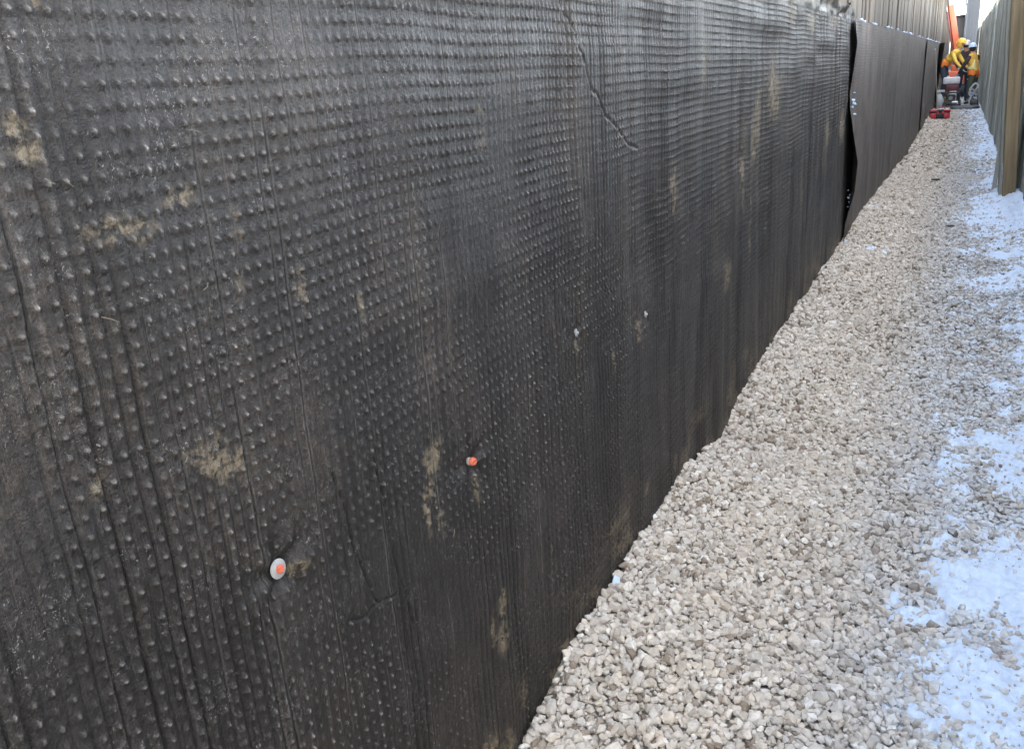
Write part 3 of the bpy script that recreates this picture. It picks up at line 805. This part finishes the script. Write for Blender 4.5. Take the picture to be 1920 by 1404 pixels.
MB().box((6.9, 7.8, 0.3), (3.15, 3.6, 8.15)).build("roof", M['darktrim'], cream, smooth=False)

grey = tag(empty("house", (-0.44, 56.5, -0.3)), "shaded grey house closing the far end of the path", "house")
for k in range(4):
    MB().box((0.153, 0.06, 6.4), (0.08 + k * 0.157, 0.0, 3.2), bev=0.008, seg=1).build("siding_panel", M['greysiding'], grey, smooth=False)
MB().box((0.66, 5.0, 6.38), (0.32, 2.56, 3.19)).build("wall", M['greysiding'], grey, smooth=False)
MB().box((0.75, 5.3, 0.2), (0.32, 2.5, 6.5)).build("roof", M['darktrim'], grey, smooth=False)
MB().tube([(0.02, -0.09, 0.2), (0.02, -0.09, 4.15), (-0.06, -0.09, 4.35), (-0.06, -0.09, 6.2)], 0.045).build("downpipe", M['darktrim'], grey)
shed = tag(empty("shed", (-0.96, 57.4, -0.3)), "low grey shed under the patch of sky at the end of the path", "shed")
for k in range(4):
    MB().box((0.153, 0.05, 3.72), (0.02 + k * 0.157, 0, 1.86), bev=0.008, seg=1).build("siding_panel", M['greysiding'], shed, smooth=False)
MB().box((0.72, 3.0, 3.70), (0.22, 1.56, 1.85)).build("wall", M['greysiding'], shed, smooth=False)
MB().box((0.92, 3.4, 0.08), (0.22, 1.5, 3.78), rot=(0, math.radians(-4), 0)).build("roof", M['darktrim'], shed, smooth=False)

# ------------------------------------------------------------------ orange boom of a machine behind the workers
M['orange_paint'] = plain("orange_machine_paint", (0.72, 0.155, 0.06), 0.42, dirt=(0.32, 0.16, 0.10), sc=3)
M['sunlit_tint'] = plain("sunlit_boom_tint", (0.76, 0.68, 0.58), 0.45, sc=3)  # sunlight on the boom top put into the colour
M['dark_red'] = plain("dark_red_paint", (0.22, 0.04, 0.03), 0.45, sc=4)
M['black'] = plain("black_rubber", (0.02, 0.02, 0.022), 0.6, sc=10)
M['steel'] = plain("worn_steel", (0.42, 0.42, 0.43), 0.35, 0.9, sc=12)
boomer = tag(empty("boom_machine", (-0.50, 38.0, 0)), "machine with a raised orange boom leaning over the workers", "boom machine")
def strut(name, a, b, w, d, mat, bev=0.02):
    a = Vector(a); b = Vector(b); v = b - a
    mb = MB().box((w, d, v.length), (0, 0, v.length / 2), bev=bev)
    o = mb.build(name, mat, boomer)
    o.matrix_basis = Matrix.Translation(a) @ v.to_track_quat('Z', 'Y').to_matrix().to_4x4()
    return o
strut("boom", (0.11, 0, 1.15), (-0.32, -0.1, 3.22), 0.17, 0.20, M['orange_paint'])
strut("boom_sunlit_top", (-0.31, -0.1, 3.14), (-0.62, -0.2, 4.9), 0.14, 0.16, M['sunlit_tint'])  # upper boom, painted pale to look sunlit
o = strut("hydraulic_ram", (-0.03, -0.12, 1.15), (-0.42, -0.22, 3.0), 0.06, 0.06, M['dark_red'], 0.015)
MB().cyl(0.02, 0.02, 0.5, (0, 0, 2.0), seg=12).build("ram_rod", M['steel'], o)
MB().box((0.36, 0.5, 0.22), (0.05, 0, 1.05), bev=0.03).build("slew_bracket", M['orange_paint'], boomer)
MB().box((0.66, 1.3, 0.42), (0.05, 0.35, 0.74), bev=0.06, seg=3).build("body", M['orange_paint'], boomer)
for sx in (-0.22, 0.32):
    tr = MB()
    tr.box((0.2, 1.5, 0.42), (sx, 0.35, 0.26), bev=0.16, seg=4)
    tr = tr.build("track", M['black'], boomer)
    rl = MB()
    for q in (-0.4, 0.0, 0.4): rl.cyl(0.1, 0.1, 0.22, (sx, 0.35 + q, 0.24), (0, math.pi / 2, 0), 14)
    rl.build("roller", M['steel'], tr)

# ------------------------------------------------------------------ people
M['navy'] = plain("navy_work_cloth", (0.030, 0.042, 0.062), 0.85, sc=14)
M['darkcloth'] = plain("dark_brown_cloth", (0.045, 0.034, 0.034), 0.85, sc=14)
M['green'] = plain("dark_green_cloth", (0.07, 0.08, 0.05), 0.85, sc=14)
M['hiyellow'] = plain("high_visibility_yellow", (0.84, 0.54, 0.09), 0.7, sc=9, var=0.12)
M['hiorange'] = plain("high_visibility_orange", (0.80, 0.20, 0.03), 0.7, sc=9, var=0.12)
M['hivest'] = plain("high_visibility_amber", (0.72, 0.40, 0.07), 0.7, sc=9, var=0.15)
M['reflect'] = plain("reflective_tape", (0.66, 0.56, 0.22), 0.4, sc=30, var=0.06)
M['skin'] = plain("skin", (0.52, 0.30, 0.21), 0.5, sc=20, var=0.08)
M['glove'] = plain("grey_work_glove", (0.42, 0.46, 0.50), 0.8, sc=40)
M['hat_grey'] = plain("grey_hat_shell", (0.42, 0.42, 0.46), 0.35, sc=8)
M['hat_blue'] = plain("pale_blue_hat_shell", (0.50, 0.58, 0.70), 0.35, sc=8)
M['hat_yellow'] = plain("yellow_hat_shell", (0.82, 0.44, 0.05), 0.35, sc=8)
M['hair'] = plain("dark_hair", (0.02, 0.016, 0.013), 0.7, sc=40)
M['white_eye'] = plain("eye_white", (0.7, 0.7, 0.68), 0.3, sc=40)
M['boot'] = plain("black_boot", (0.022, 0.02, 0.019), 0.6, sc=20)

def skin_body(J, E, parent_loc):
    """J: name -> (x,y,z,radius); E: bone list. Returns an evaluated mesh."""
    names = list(J)
    me = bpy.data.meshes.new("body")
    me.from_pydata([J[k][:3] for k in names], [(names.index(a), names.index(b)) for a, b in E], [])
    o = bpy.data.objects.new("tmp", me); COL.objects.link(o)
    sk = o.modifiers.new("s", 'SKIN'); sk.use_smooth_shade = True; sk.branch_smoothing = 0.6
    lay = me.skin_vertices[0].data
    for i, k in enumerate(names):
        r = J[k][3]
        lay[i].radius = (r, r) if not isinstance(r, tuple) else r
        lay[i].use_root = (k == 'pelvis')
    sb = o.modifiers.new("d", 'SUBSURF'); sb.levels = 2; sb.render_levels = 2
    dg = bpy.context.evaluated_depsgraph_get()
    out = bpy.data.meshes.new_from_object(o.evaluated_get(dg))
    bpy.data.objects.remove(o); bpy.data.meshes.remove(me)
    return out

def nearest_bone(me, J, E):
    V = np.empty(len(me.vertices) * 3, np.float32); me.vertices.foreach_get("co", V); V = V.reshape(-1, 3)
    best = np.full(len(V), 1e9); idx = np.zeros(len(V), int); tt = np.zeros(len(V))
    for i, (a, b) in enumerate(E):
        A = np.array(J[a][:3]); B = np.array(J[b][:3]); L = ((B - A) ** 2).sum()
        t = np.clip(((V - A) @ (B - A)) / L, 0, 1)
        ra = J[a][3] if not isinstance(J[a][3], tuple) else max(J[a][3]); rb_ = J[b][3] if not isinstance(J[b][3], tuple) else max(J[b][3])
        d = np.linalg.norm(V - A - t[:, None] * (B - A), axis=1) - (ra * (1 - t) + rb_ * t)
        k = d < best; best[k] = d[k]; idx[k] = i; tt[k] = t[k]
    return V, idx, tt

def make_person(loc, rotz, J, label, group_bones, mats, shells, hat, hatmat, look, yaw_hat=0.0, glove=True, hood=None):
    """joint coordinates are local: the person faces +X before rotz"""
    E = []
    def ch(*n):
        for a, b in zip(n[:-1], n[1:]): E.append((a, b))
    ch('pelvis', 'waist', 'chest', 'neck', 'head', 'crown')
    for s in 'LR':
        ch('chest', 'sh' + s, 'el' + s, 'wr' + s, 'palm' + s)
        ch('pelvis', 'hip' + s, 'kn' + s, 'an' + s, 'toe' + s)
    # hands: palm with five separate fingers of unequal length
    for s in 'LR':
        w = Vector(J['wr' + s][:3]); p = Vector(J['palm' + s][:3]); d = (p - w).normalized()
        side = d.cross(Vector((0, 0, 1))); side = side.normalized() if side.length > 0.1 else Vector((0, 1, 0))
        cur = side.cross(d)
        for k, (off, L) in enumerate(((-0.032, 0.062), (-0.011, 0.078), (0.011, 0.074), (0.031, 0.055))):
            a = p + side * off + d * 0.03; b = a + d * L * 0.55 + cur * 0.010; c = b + d * L * 0.4 + cur * 0.030
            J[f'f{k}a{s}'] = (*a, 0.0105); J[f'f{k}b{s}'] = (*b, 0.0095); J[f'f{k}c{s}'] = (*c, 0.008)
            E.append(('palm' + s, f'f{k}a{s}')); E.append((f'f{k}a{s}', f'f{k}b{s}')); E.append((f'f{k}b{s}', f'f{k}c{s}'))
        sgn = 1 if s == 'L' else -1
        a = p - d * 0.02 + side * 0.036 * sgn; b = a + side * 0.030 * sgn + d * 0.035
        J['tha' + s] = (*a, 0.012); J['thb' + s] = (*b, 0.010)
        E.append(('palm' + s, 'tha' + s)); E.append(('tha' + s, 'thb' + s))
    me = skin_body(J, E, loc)
    V, idx, tt = nearest_bone(me, J, E)
    bone_mat = []
    for a, b in E:
        if b in ('crown', 'head') : q = 'skin'
        elif b == 'neck': q = 'torso'
        elif b.startswith(('palm', 'f', 'th')) or a.startswith(('f', 'th')): q = 'hand'
        elif b.startswith('toe'): q = 'boot'
        elif b.startswith(('hip', 'kn', 'an')): q = 'legs'
        elif b.startswith(('el', 'wr')): q = 'sleeve'
        else: q = 'torso'
        bone_mat.append(q)
    order = ['torso', 'sleeve', 'legs', 'skin', 'hand', 'boot']
    for q in order: me.materials.append(M[mats[q]])
    mi = np.array([order.index(q) for q in bone_mat])[idx]
    pm = np.array([mi[p.vertices[0]] for p in me.polygons], np.int32)
    me.polygons.foreach_set("material_index", pm)
    me.polygons.foreach_set("use_smooth", np.ones(len(pm), bool))
    o = bpy.data.objects.new("person", me); COL.objects.link(o)
    o.location = loc; o.rotation_euler = (0, 0, rotz)
    tag(o, label, "person", "workers at the far end of the path")
    # clothing shells that follow the body
    N = np.empty(len(me.vertices) * 3, np.float32); me.vertices.foreach_get("normal", N); N = N.reshape(-1, 3)
    for nm, sel, off, mt in shells:
        keep = sel(V, idx, tt, E)
        faces = [list(p.vertices) for p in me.polygons if all(keep[v] for v in p.vertices)]
        if not faces: continue
        used = sorted({v for f in faces for v in f}); mp = {v: i for i, v in enumerate(used)}
        m2 = bpy.data.meshes.new(nm)
        m2.from_pydata((V[used] + N[used] * off).tolist(), [], [[mp[v] for v in f] for f in faces])
        for p in m2.polygons: p.use_smooth = True
        c = link(nm, m2, M[mt], o)
        sdm = c.modifiers.new("thick", 'SOLIDIFY'); sdm.thickness = 0.012; sdm.offset = 1
    # face: eyes, nose, mouth, ears on the head, looking along 'look'
    hd_ = Vector(J['head'][:3]); cr = Vector(J['crown'][:3])
    up = (cr - hd_).normalized(); fw = Vector(look); fw = (fw - up * fw.dot(up)).normalized(); lf = up.cross(fw)
    mid_ = hd_ + (cr - hd_) * 0.5; R = 0.088
    for s in (-1, 1):
        e = mid_ + fw * (R * 0.90) + lf * s * 0.032 + up * 0.005
        MB().sph(0.012, e).build("eye", M['white_eye'], o)
        MB().sph(0.024, mid_ + lf * s * (R * 0.97) - fw * 0.005 - up * 0.01, scl=(0.6, 0.6, 1.2)).build("ear", M['skin'], o)
    MB().tube([mid_ + fw * R * 0.93 + up * 0.005, mid_ + fw * (R + 0.022) - up * 0.03, mid_ + fw * R * 0.92 - up * 0.038], 0.012, 8, rads=[0.007, 0.014, 0.008]).build("nose", M['skin'], o)
    MB().sph(0.02, mid_ + fw * R * 0.90 - up * 0.062, scl=(1, 1, 0.3)).build("mouth", M['dark_red'], o)
    top = mid_ + up * 0.028
    RM3 = Matrix((fw, lf, up)).transposed().to_4x4()
    if hood:
        h_ = MB().sph(0.125, (-0.018, 0, 0), scl=(1.0, 0.95, 1.1), u=20, v=14)
        bmesh.ops.delete(h_.bm, geom=[f for f in h_.bm.faces if f.calc_center_median().x > 0.062 and f.calc_center_median().z < 0.085], context='FACES')
        q = h_.build("hood", M[hood], o); q.matrix_basis = Matrix.Translation(mid_) @ RM3
        s_ = q.modifiers.new("thick", 'SOLIDIFY'); s_.thickness = 0.012
    hb = MB().lathe([(0.125, 0.0), (0.122, 0.012), (0.116, 0.05), (0.102, 0.085), (0.070, 0.112), (0.03, 0.124), (0.002, 0.126)], 22, scl=(1.12, 0.95, 1))
    hb.tube([(-0.115, 0, 0.07), (-0.05, 0, 0.122), (0.02, 0, 0.13), (0.09, 0, 0.09)], 0.012, 6)
    q = hb.build("hard_hat", M[hatmat], o); q.matrix_basis = Matrix.Translation(top) @ RM3
    pk = MB().lathe([(0.118, 0.0), (0.148, -0.004), (0.148, 0.004), (0.118, 0.010)], 22, scl=(1.14, 0.96, 1))
    pk.sph(0.06, (0.14, 0, 0.0), scl=(1.0, 1.25, 0.12))
    pk.build("brim", M[hatmat], q)
    if not hood:
        MB().sph(0.098, (-0.014, 0, -0.012), scl=(0.98, 0.96, 1.02)).build("hair", M['hair'], o).matrix_basis = Matrix.Translation(mid_) @ RM3
    return o

def shell_torso(lo=0.0):
    def f(V, idx, tt, E):
        ok = {i for i, (a, b) in enumerate(E) if b in ('waist', 'chest') or b in ('shL', 'shR') or (a == 'chest' and b == 'neck')}
        return np.array([i in ok for i in idx])
    return f
def shell_low(V, idx, tt, E):
    ok = {i for i, (a, b) in enumerate(E) if b in ('waist', 'hipL', 'hipR')}
    return np.array([i in ok for i in idx])
def shell_upper(V, idx, tt, E):
    ok = {i for i, (a, b) in enumerate(E) if b in ('chest', 'shL', 'shR', 'neck')}
    return np.array([i in ok for i in idx])
def shell_band(V, idx, tt, E):
    k = {i for i, (a, b) in enumerate(E) if b == 'chest'}
    return np.array([(i in k) and (t < 0.45) for i, t in zip(idx, tt)])
def shell_strap(V, idx, tt, E):
    k = {i for i, (a, b) in enumerate(E) if b in ('chest', 'waist')}
    return np.array([(i in k) and (abs(abs(p[1]) - 0.085) < 0.045 or 1.0 < p[2] < 1.07) for i, p in zip(idx, V)])

# left worker: bent forward to the right, yellow and orange jacket with the hood up
JA = {'pelvis': (-0.16, 0, 0.98, 0.135), 'waist': (-0.02, 0, 1.10, 0.135), 'chest': (0.16, 0, 1.28, (0.135, 0.165)), 'neck': (0.29, 0, 1.42, 0.07),
      'head': (0.325, 0, 1.50, 0.080), 'crown': (0.345, 0, 1.655, 0.080),
      'shL': (0.17, 0.185, 1.315, 0.075), 'elL': (0.33, 0.24, 1.06, 0.055), 'wrL': (0.50, 0.20, 0.86, 0.038), 'palmL': (0.56, 0.19, 0.79, 0.036),
      'shR': (0.17, -0.185, 1.315, 0.075), 'elR': (0.31, -0.25, 1.05, 0.055), 'wrR': (0.48, -0.20, 0.86, 0.038), 'palmR': (0.54, -0.19, 0.79, 0.036),
      'hipL': (-0.15, 0.10, 0.90, 0.110), 'knL': (-0.05, 0.12, 0.50, 0.072), 'anL': (-0.10, 0.12, 0.09, 0.052), 'toeL': (0.08, 0.13, 0.045, 0.042),
      'hipR': (-0.15, -0.10, 0.90, 0.110), 'knR': (-0.02, -0.12, 0.50, 0.072), 'anR': (-0.12, -0.12, 0.09, 0.052), 'toeR': (0.06, -0.13, 0.045, 0.042)}
make_person((-0.62, 32.3, 0.26), math.radians(-20), JA, "person in yellow and orange hooded jacket bending forward beside the wall",
            None, dict(torso='hiyellow', sleeve='hiyellow', legs='navy', skin='skin', hand='glove', boot='boot'),
            [("jacket", shell_upper, 0.02, 'hiyellow'), ("jacket_hem", shell_low, 0.022, 'hiorange')], True, 'hat_yellow', (1, 0, -0.5), hood='hiyellow')
# right worker: standing, facing the wall, dark sleeves under a yellow vest, one arm reaching down
JB = {'pelvis': (-0.02, 0, 0.93, 0.130), 'waist': (0.0, 0, 1.07, 0.130), 'chest': (0.05, 0, 1.33, (0.135, 0.165)), 'neck': (0.075, 0, 1.50, 0.062),
      'head': (0.09, 0, 1.575, 0.080), 'crown': (0.105, 0, 1.725, 0.082),
      'shL': (0.05, 0.19, 1.41, 0.075), 'elL': (0.20, 0.25, 1.14, 0.055), 'wrL': (0.36, 0.19, 0.93, 0.038), 'palmL': (0.42, 0.17, 0.87, 0.036),
      'shR': (0.05, -0.19, 1.41, 0.075), 'elR': (0.04, -0.25, 1.11, 0.055), 'wrR': (0.16, -0.22, 0.88, 0.038), 'palmR': (0.20, -0.21, 0.81, 0.036),
      'hipL': (-0.02, 0.10, 0.86, 0.105), 'knL': (0.03, 0.11, 0.48, 0.070), 'anL': (-0.02, 0.11, 0.09, 0.050), 'toeL': (0.15, 0.12, 0.045, 0.042),
      'hipR': (-0.02, -0.10, 0.86, 0.105), 'knR': (0.01, -0.11, 0.48, 0.070), 'anR': (-0.04, -0.11, 0.09, 0.050), 'toeR': (0.13, -0.12, 0.045, 0.042)}
make_person((0.10, 31.8, 0.03), math.radians(150), JB, "person in yellow reflective vest over dark sleeves standing nearest the plank fence",
            None, dict(torso='darkcloth', sleeve='darkcloth', legs='green', skin='skin', hand='glove', boot='boot'),
            [("vest", shell_torso(), 0.016, 'hivest'), ("vest_hem", shell_low, 0.019, 'hiorange'), ("reflective_band", shell_strap, 0.034, 'reflect')], True, 'hat_blue', (0.6, -0.9, -0.2))
# worker behind them: only the grey hat, face and dark shoulders show
JC = {'pelvis': (0.0, 0, 0.95, 0.130), 'waist': (0.0, 0, 1.10, 0.130), 'chest': (0.02, 0, 1.38, (0.135, 0.165)), 'neck': (0.04, 0, 1.56, 0.062),
      'head': (0.05, 0, 1.64, 0.080), 'crown': (0.06, 0, 1.79, 0.082),
      'shL': (0.02, 0.19, 1.45, 0.075), 'elL': (0.06, 0.25, 1.16, 0.055), 'wrL': (0.24, 0.17, 1.02, 0.038), 'palmL': (0.31, 0.14, 1.00, 0.036),
      'shR': (0.02, -0.19, 1.45, 0.075), 'elR': (0.06, -0.25, 1.16, 0.055), 'wrR': (0.24, -0.17, 1.02, 0.038), 'palmR': (0.31, -0.14, 1.00, 0.036),
      'hipL': (0.0, 0.10, 0.88, 0.105), 'knL': (0.03, 0.11, 0.49, 0.070), 'anL': (-0.01, 0.11, 0.09, 0.050), 'toeL': (0.16, 0.12, 0.045, 0.042),
      'hipR': (0.0, -0.10, 0.88, 0.105), 'knR': (0.02, -0.11, 0.49, 0.070), 'anR': (-0.02, -0.11, 0.09, 0.050), 'toeR': (0.15, -0.12, 0.045, 0.042)}
make_person((-0.16, 33.0, 0.07), math.radians(-90), JC, "person in grey hard hat and dark coat behind the other two workers",
            None, dict(torso='darkcloth', sleeve='darkcloth', legs='navy', skin='skin', hand='glove', boot='boot'),
            [("coat", shell_torso(), 0.016, 'darkcloth')], True, 'hat_grey', (1, 0.1, -0.1))
# the block the left worker stands on
blk = tag(empty("timber_block", (-0.60, 32.32, 0.0)), "low stack of timber the bending worker stands on", "timber stack")
for k, zz in enumerate((0.065, 0.20)):
    for q in (-0.2, 0.0, 0.2):
        MB().box((0.50, 0.19, 0.13), (0, q, zz), bev=0.008, seg=1).build("timber", M['post'], blk, smooth=False)

# ------------------------------------------------------------------ machine, sack, hose heap, toolbox, stick
M['tank'] = plain("pale_grey_paint", (0.52, 0.50, 0.50), 0.5, dirt=(0.25, 0.22, 0.2), sc=7)
M['maroon'] = plain("maroon_paint", (0.10, 0.022, 0.026), 0.5, sc=8)
M['frame'] = plain("black_frame_paint", (0.018, 0.02, 0.022), 0.5, dirt=(0.12, 0.11, 0.10), sc=9)
M['engine'] = plain("cast_engine_metal", (0.22, 0.22, 0.20), 0.5, 0.6, sc=10)
M['sack'] = plain("pale_sack_cloth", (0.42, 0.43, 0.43), 0.85, dirt=(0.22, 0.22, 0.21), sc=6)
M['red'] = plain("red_box_plastic", (0.42, 0.022, 0.035), 0.4, sc=7)
M['box_black'] = plain("black_box_plastic", (0.015, 0.013, 0.015), 0.5, sc=9)
M['hose'] = plain("pale_grey_hose", (0.40, 0.42, 0.45), 0.6, sc=10)

gen = tag(empty("engine_unit", (-0.47, 31.0, 0.02)), "dark engine unit in a black frame under a pale tank", "engine machine")
MB().box((0.46, 0.34, 0.20), (0.0, 0, 0.77), bev=0.045, seg=3).cyl(0.035, 0.035, 0.05, (-0.1, 0, 0.885), seg=14).build("fuel_tank", M['tank'], gen)
MB().box((0.36, 0.30, 0.19), (0.03, 0, 0.57), bev=0.02).build("shroud", M['maroon'], gen)
fr = MB()
for sx in (-0.2, 0.25):
    fr.tube([(sx, -0.22, 0.03), (sx, -0.22, 0.46), (sx, -0.18, 0.50), (sx, 0.18, 0.50), (sx, 0.22, 0.46), (sx, 0.22, 0.03)], 0.022, 10)
for sy in (-0.22, 0.22):
    fr.tube([(-0.2, sy, 0.05), (0.25, sy, 0.05)], 0.02, 10); fr.tube([(-0.2, sy, 0.42), (0.25, sy, 0.42)], 0.016, 10)
fr.build("frame", M['frame'], gen)
en = MB(); en.box((0.26, 0.26, 0.30), (0.02, 0, 0.22), bev=0.02)
en.cyl(0.085, 0.085, 0.06, (0.02, -0.155, 0.27), (math.pi / 2, 0, 0), 20)
en = en.build("engine_block", M['frame'], gen)
for k in range(6):
    MB().box((0.24, 0.012, 0.012), (0.02, -0.139, 0.10 + k * 0.024), bev=0.002, seg=1).build("fin", M['engine'], en, smooth=False)
MB().cyl(0.06, 0.06, 0.02, (0.02, -0.195, 0.27), (math.pi / 2, 0, 0), 18).build("starter_cover", M['engine'], gen)
MB().cyl(0.045, 0.045, 0.16, (0.14, -0.16, 0.14), (0, math.pi / 2, 0), 14).build("muffler", M['steel'], gen)
for sx in (-0.23, 0.28):
    wh = MB().cyl(0.10, 0.10, 0.05, (sx, 0.1, 0.10), (0, math.pi / 2, 0), 20).build("wheel", M['black'], gen)
    MB().cyl(0.05, 0.05, 0.056, (sx, 0.1, 0.10), (0, math.pi / 2, 0), 14).build("hub", M['steel'], wh)

sack = tag(empty("sack", (-0.76, 30.8, 0.0)), "pale grey bulging sack slumped between the wall and the engine unit", "sack")
mb = MB().sph(0.2, (0, 0, 0.20), scl=(0.62, 0.75, 1.15), u=20, v=14)
for v_ in mb.bm.verts:
    k = 1 + 0.10 * math.sin(7 * v_.co.x * 10 + 3 * v_.co.z * 9); v_.co.x *= k; v_.co.y *= 2 - k
    v_.co.z = max(v_.co.z, 0.0)
mb.build("bag", M['sack'], sack, angle=180)
MB().tube([(-0.03, 0, 0.40), (-0.01, 0, 0.45), (0.03, 0, 0.43)], 0.03, 8).build("tied_top", M['sack'], sack)
tray = tag(empty("tray", (-0.73, 30.85, 0.475)), "small pale tray lying on top of the grey sack", "tray")
mb = MB().box((0.20, 0.22, 0.012), (0, 0, 0.006), bev=0.004, seg=1)
mb.build("base", M['tank'], tray)
mb = MB()
for sx in (-0.1, 0.1): mb.box((0.012, 0.22, 0.05), (sx, 0, 0.037), bev=0.004, seg=1)
for sy in (-0.105, 0.105): mb.box((0.186, 0.012, 0.05), (0, sy, 0.037), bev=0.004, seg=1)
mb.build("rim", M['tank'], tray)

hose = tag(empty("hose_heap", (0.15, 31.2, 0.06)), "tangled heap of pale grey hose against the plank fence", "hose")
rh = random.Random(4)
for q in range(3):
    mb = MB(); P = []
    for k in range(46):
        a = k * 0.46 + q * 2
        rad = 0.10 + 0.035 * math.sin(k * 0.9 + q)
        P.append((rad * math.cos(a) * 0.95, 0.05 * math.sin(a * 0.7 + q), 0.17 + 0.15 * q + rad * math.sin(a) * 1.2))
    mb.tube(P, 0.022, 7); mb.build("coil", M['hose'] if q != 1 else M['steel'], hose)
bagd = tag(empty("tool_bag", (0.20, 30.8, 0.02)), "black open tool bag in front of the grey hose", "bag")
MB().box((0.26, 0.2, 0.20), (0, 0, 0.10), bev=0.05, seg=3, taper=0.85).build("body", M['box_black'], bagd)
MB().tube([(-0.09, 0, 0.19), (-0.06, 0, 0.30), (0.06, 0, 0.30), (0.09, 0, 0.19)], 0.012, 8).build("handle", M['box_black'], bagd)
slab = tag(empty("tarpaulin", (-0.05, 30.3, 0.0)), "crumpled dark tarpaulin on the snow in front of the engine unit", "tarpaulin")
xs = np.linspace(-0.42, 0.42, 40); ysl = np.linspace(-0.55, 0.35, 40)
X, Y = np.meshgrid(xs, ysl, indexing='ij')
edge = np.clip(1 - (X / 0.40) ** 4 - ((Y + 0.1) / 0.44) ** 4, -0.25, 1)
Z = 0.03 + 0.07 * sstep(-0.25, 0.6, edge) * (0.7 + 0.5 * fbm(X * 7, Y * 7, 201, 3)) - 0.10 * (edge < 0)
link("sheet", np_mesh("sheet", np.stack([X, Y, Z], -1).reshape(-1, 3), grid_faces(40, 40)), M['frame'], slab)

tb = tag(empty("toolbox", (-0.585, 25.4, 0.035), (0, 0, math.radians(4))), "red and black toolbox on the gravel in front of the workers", "toolbox")
W_, D_, H_ = 0.46, 0.30, 0.22
MB().box((W_, D_, H_ * 0.68), (0, 0, H_ * 0.34), bev=0.018).build("body", M['box_black'], tb)
MB().box((W_ + 0.01, D_ + 0.01, H_ * 0.34), (0, 0, H_ * 0.86), bev=0.02).build("lid", M['box_black'], tb)
for sx in (-1, 1):
    MB().box((0.13, 0.02, H_ * 0.62), (sx * 0.16, -D_ / 2 - 0.004, H_ * 0.34), bev=0.006).build("red_panel", M['red'], tb)
    MB().box((0.16, D_ + 0.03, 0.05), (sx * 0.158, 0, H_ * 0.90), bev=0.012).build("red_corner", M['red'], tb)
    MB().box((0.05, 0.025, 0.07), (sx * 0.06, -D_ / 2 - 0.014, H_ * 0.66), bev=0.006).build("latch", M['red'], tb)
MB().tube([(-0.11, 0, H_ * 1.02), (-0.10, 0, H_ * 1.22), (0.10, 0, H_ * 1.22), (0.11, 0, H_ * 1.02)], 0.014, 8).build("handle", M['red'], tb)

stick = tag(empty("wooden_stick", (0, 0, 0)), "thin pale wooden stick leaning against the far membrane", "stick")
a = Vector((-0.72, 28.6, -0.02)); b = Vector((-0.845, 26.4, 1.70)); d = b - a
mb = MB().box((0.045, 0.022, d.length), (0, 0, d.length / 2), bev=0.003, seg=1)
o = mb.build("lath", plain("pale_lath_wood", (0.42, 0.36, 0.29), 0.8, sc=20), stick, smooth=False)
stick.location = a; stick.rotation_euler = d.to_track_quat('Z', 'X').to_euler()

# a dead twig and a few dark clods on the path, as in the photograph
cl = []
M['clod'] = plain("dark_clod", (0.035, 0.03, 0.026), 0.9, sc=30)
for i, (x, y, s, lb) in enumerate([(-0.27, 12.9, 0.040, "dark flat clod in the middle of the gravel path"), (-0.04, 9.24, 0.032, "dark clod at the edge of the snow bank")]):
    V, Fc = ROCKS[i]
    o = link("clod", np_mesh("clod", V * np.array([s * 1.5, s, s * 0.6]), Fc, False), M['clod'])
    o.location = (x, y, float(gz(np.array([x]), np.array([y]))[0]) + 0.02)
    tag(o, lb, "clod")
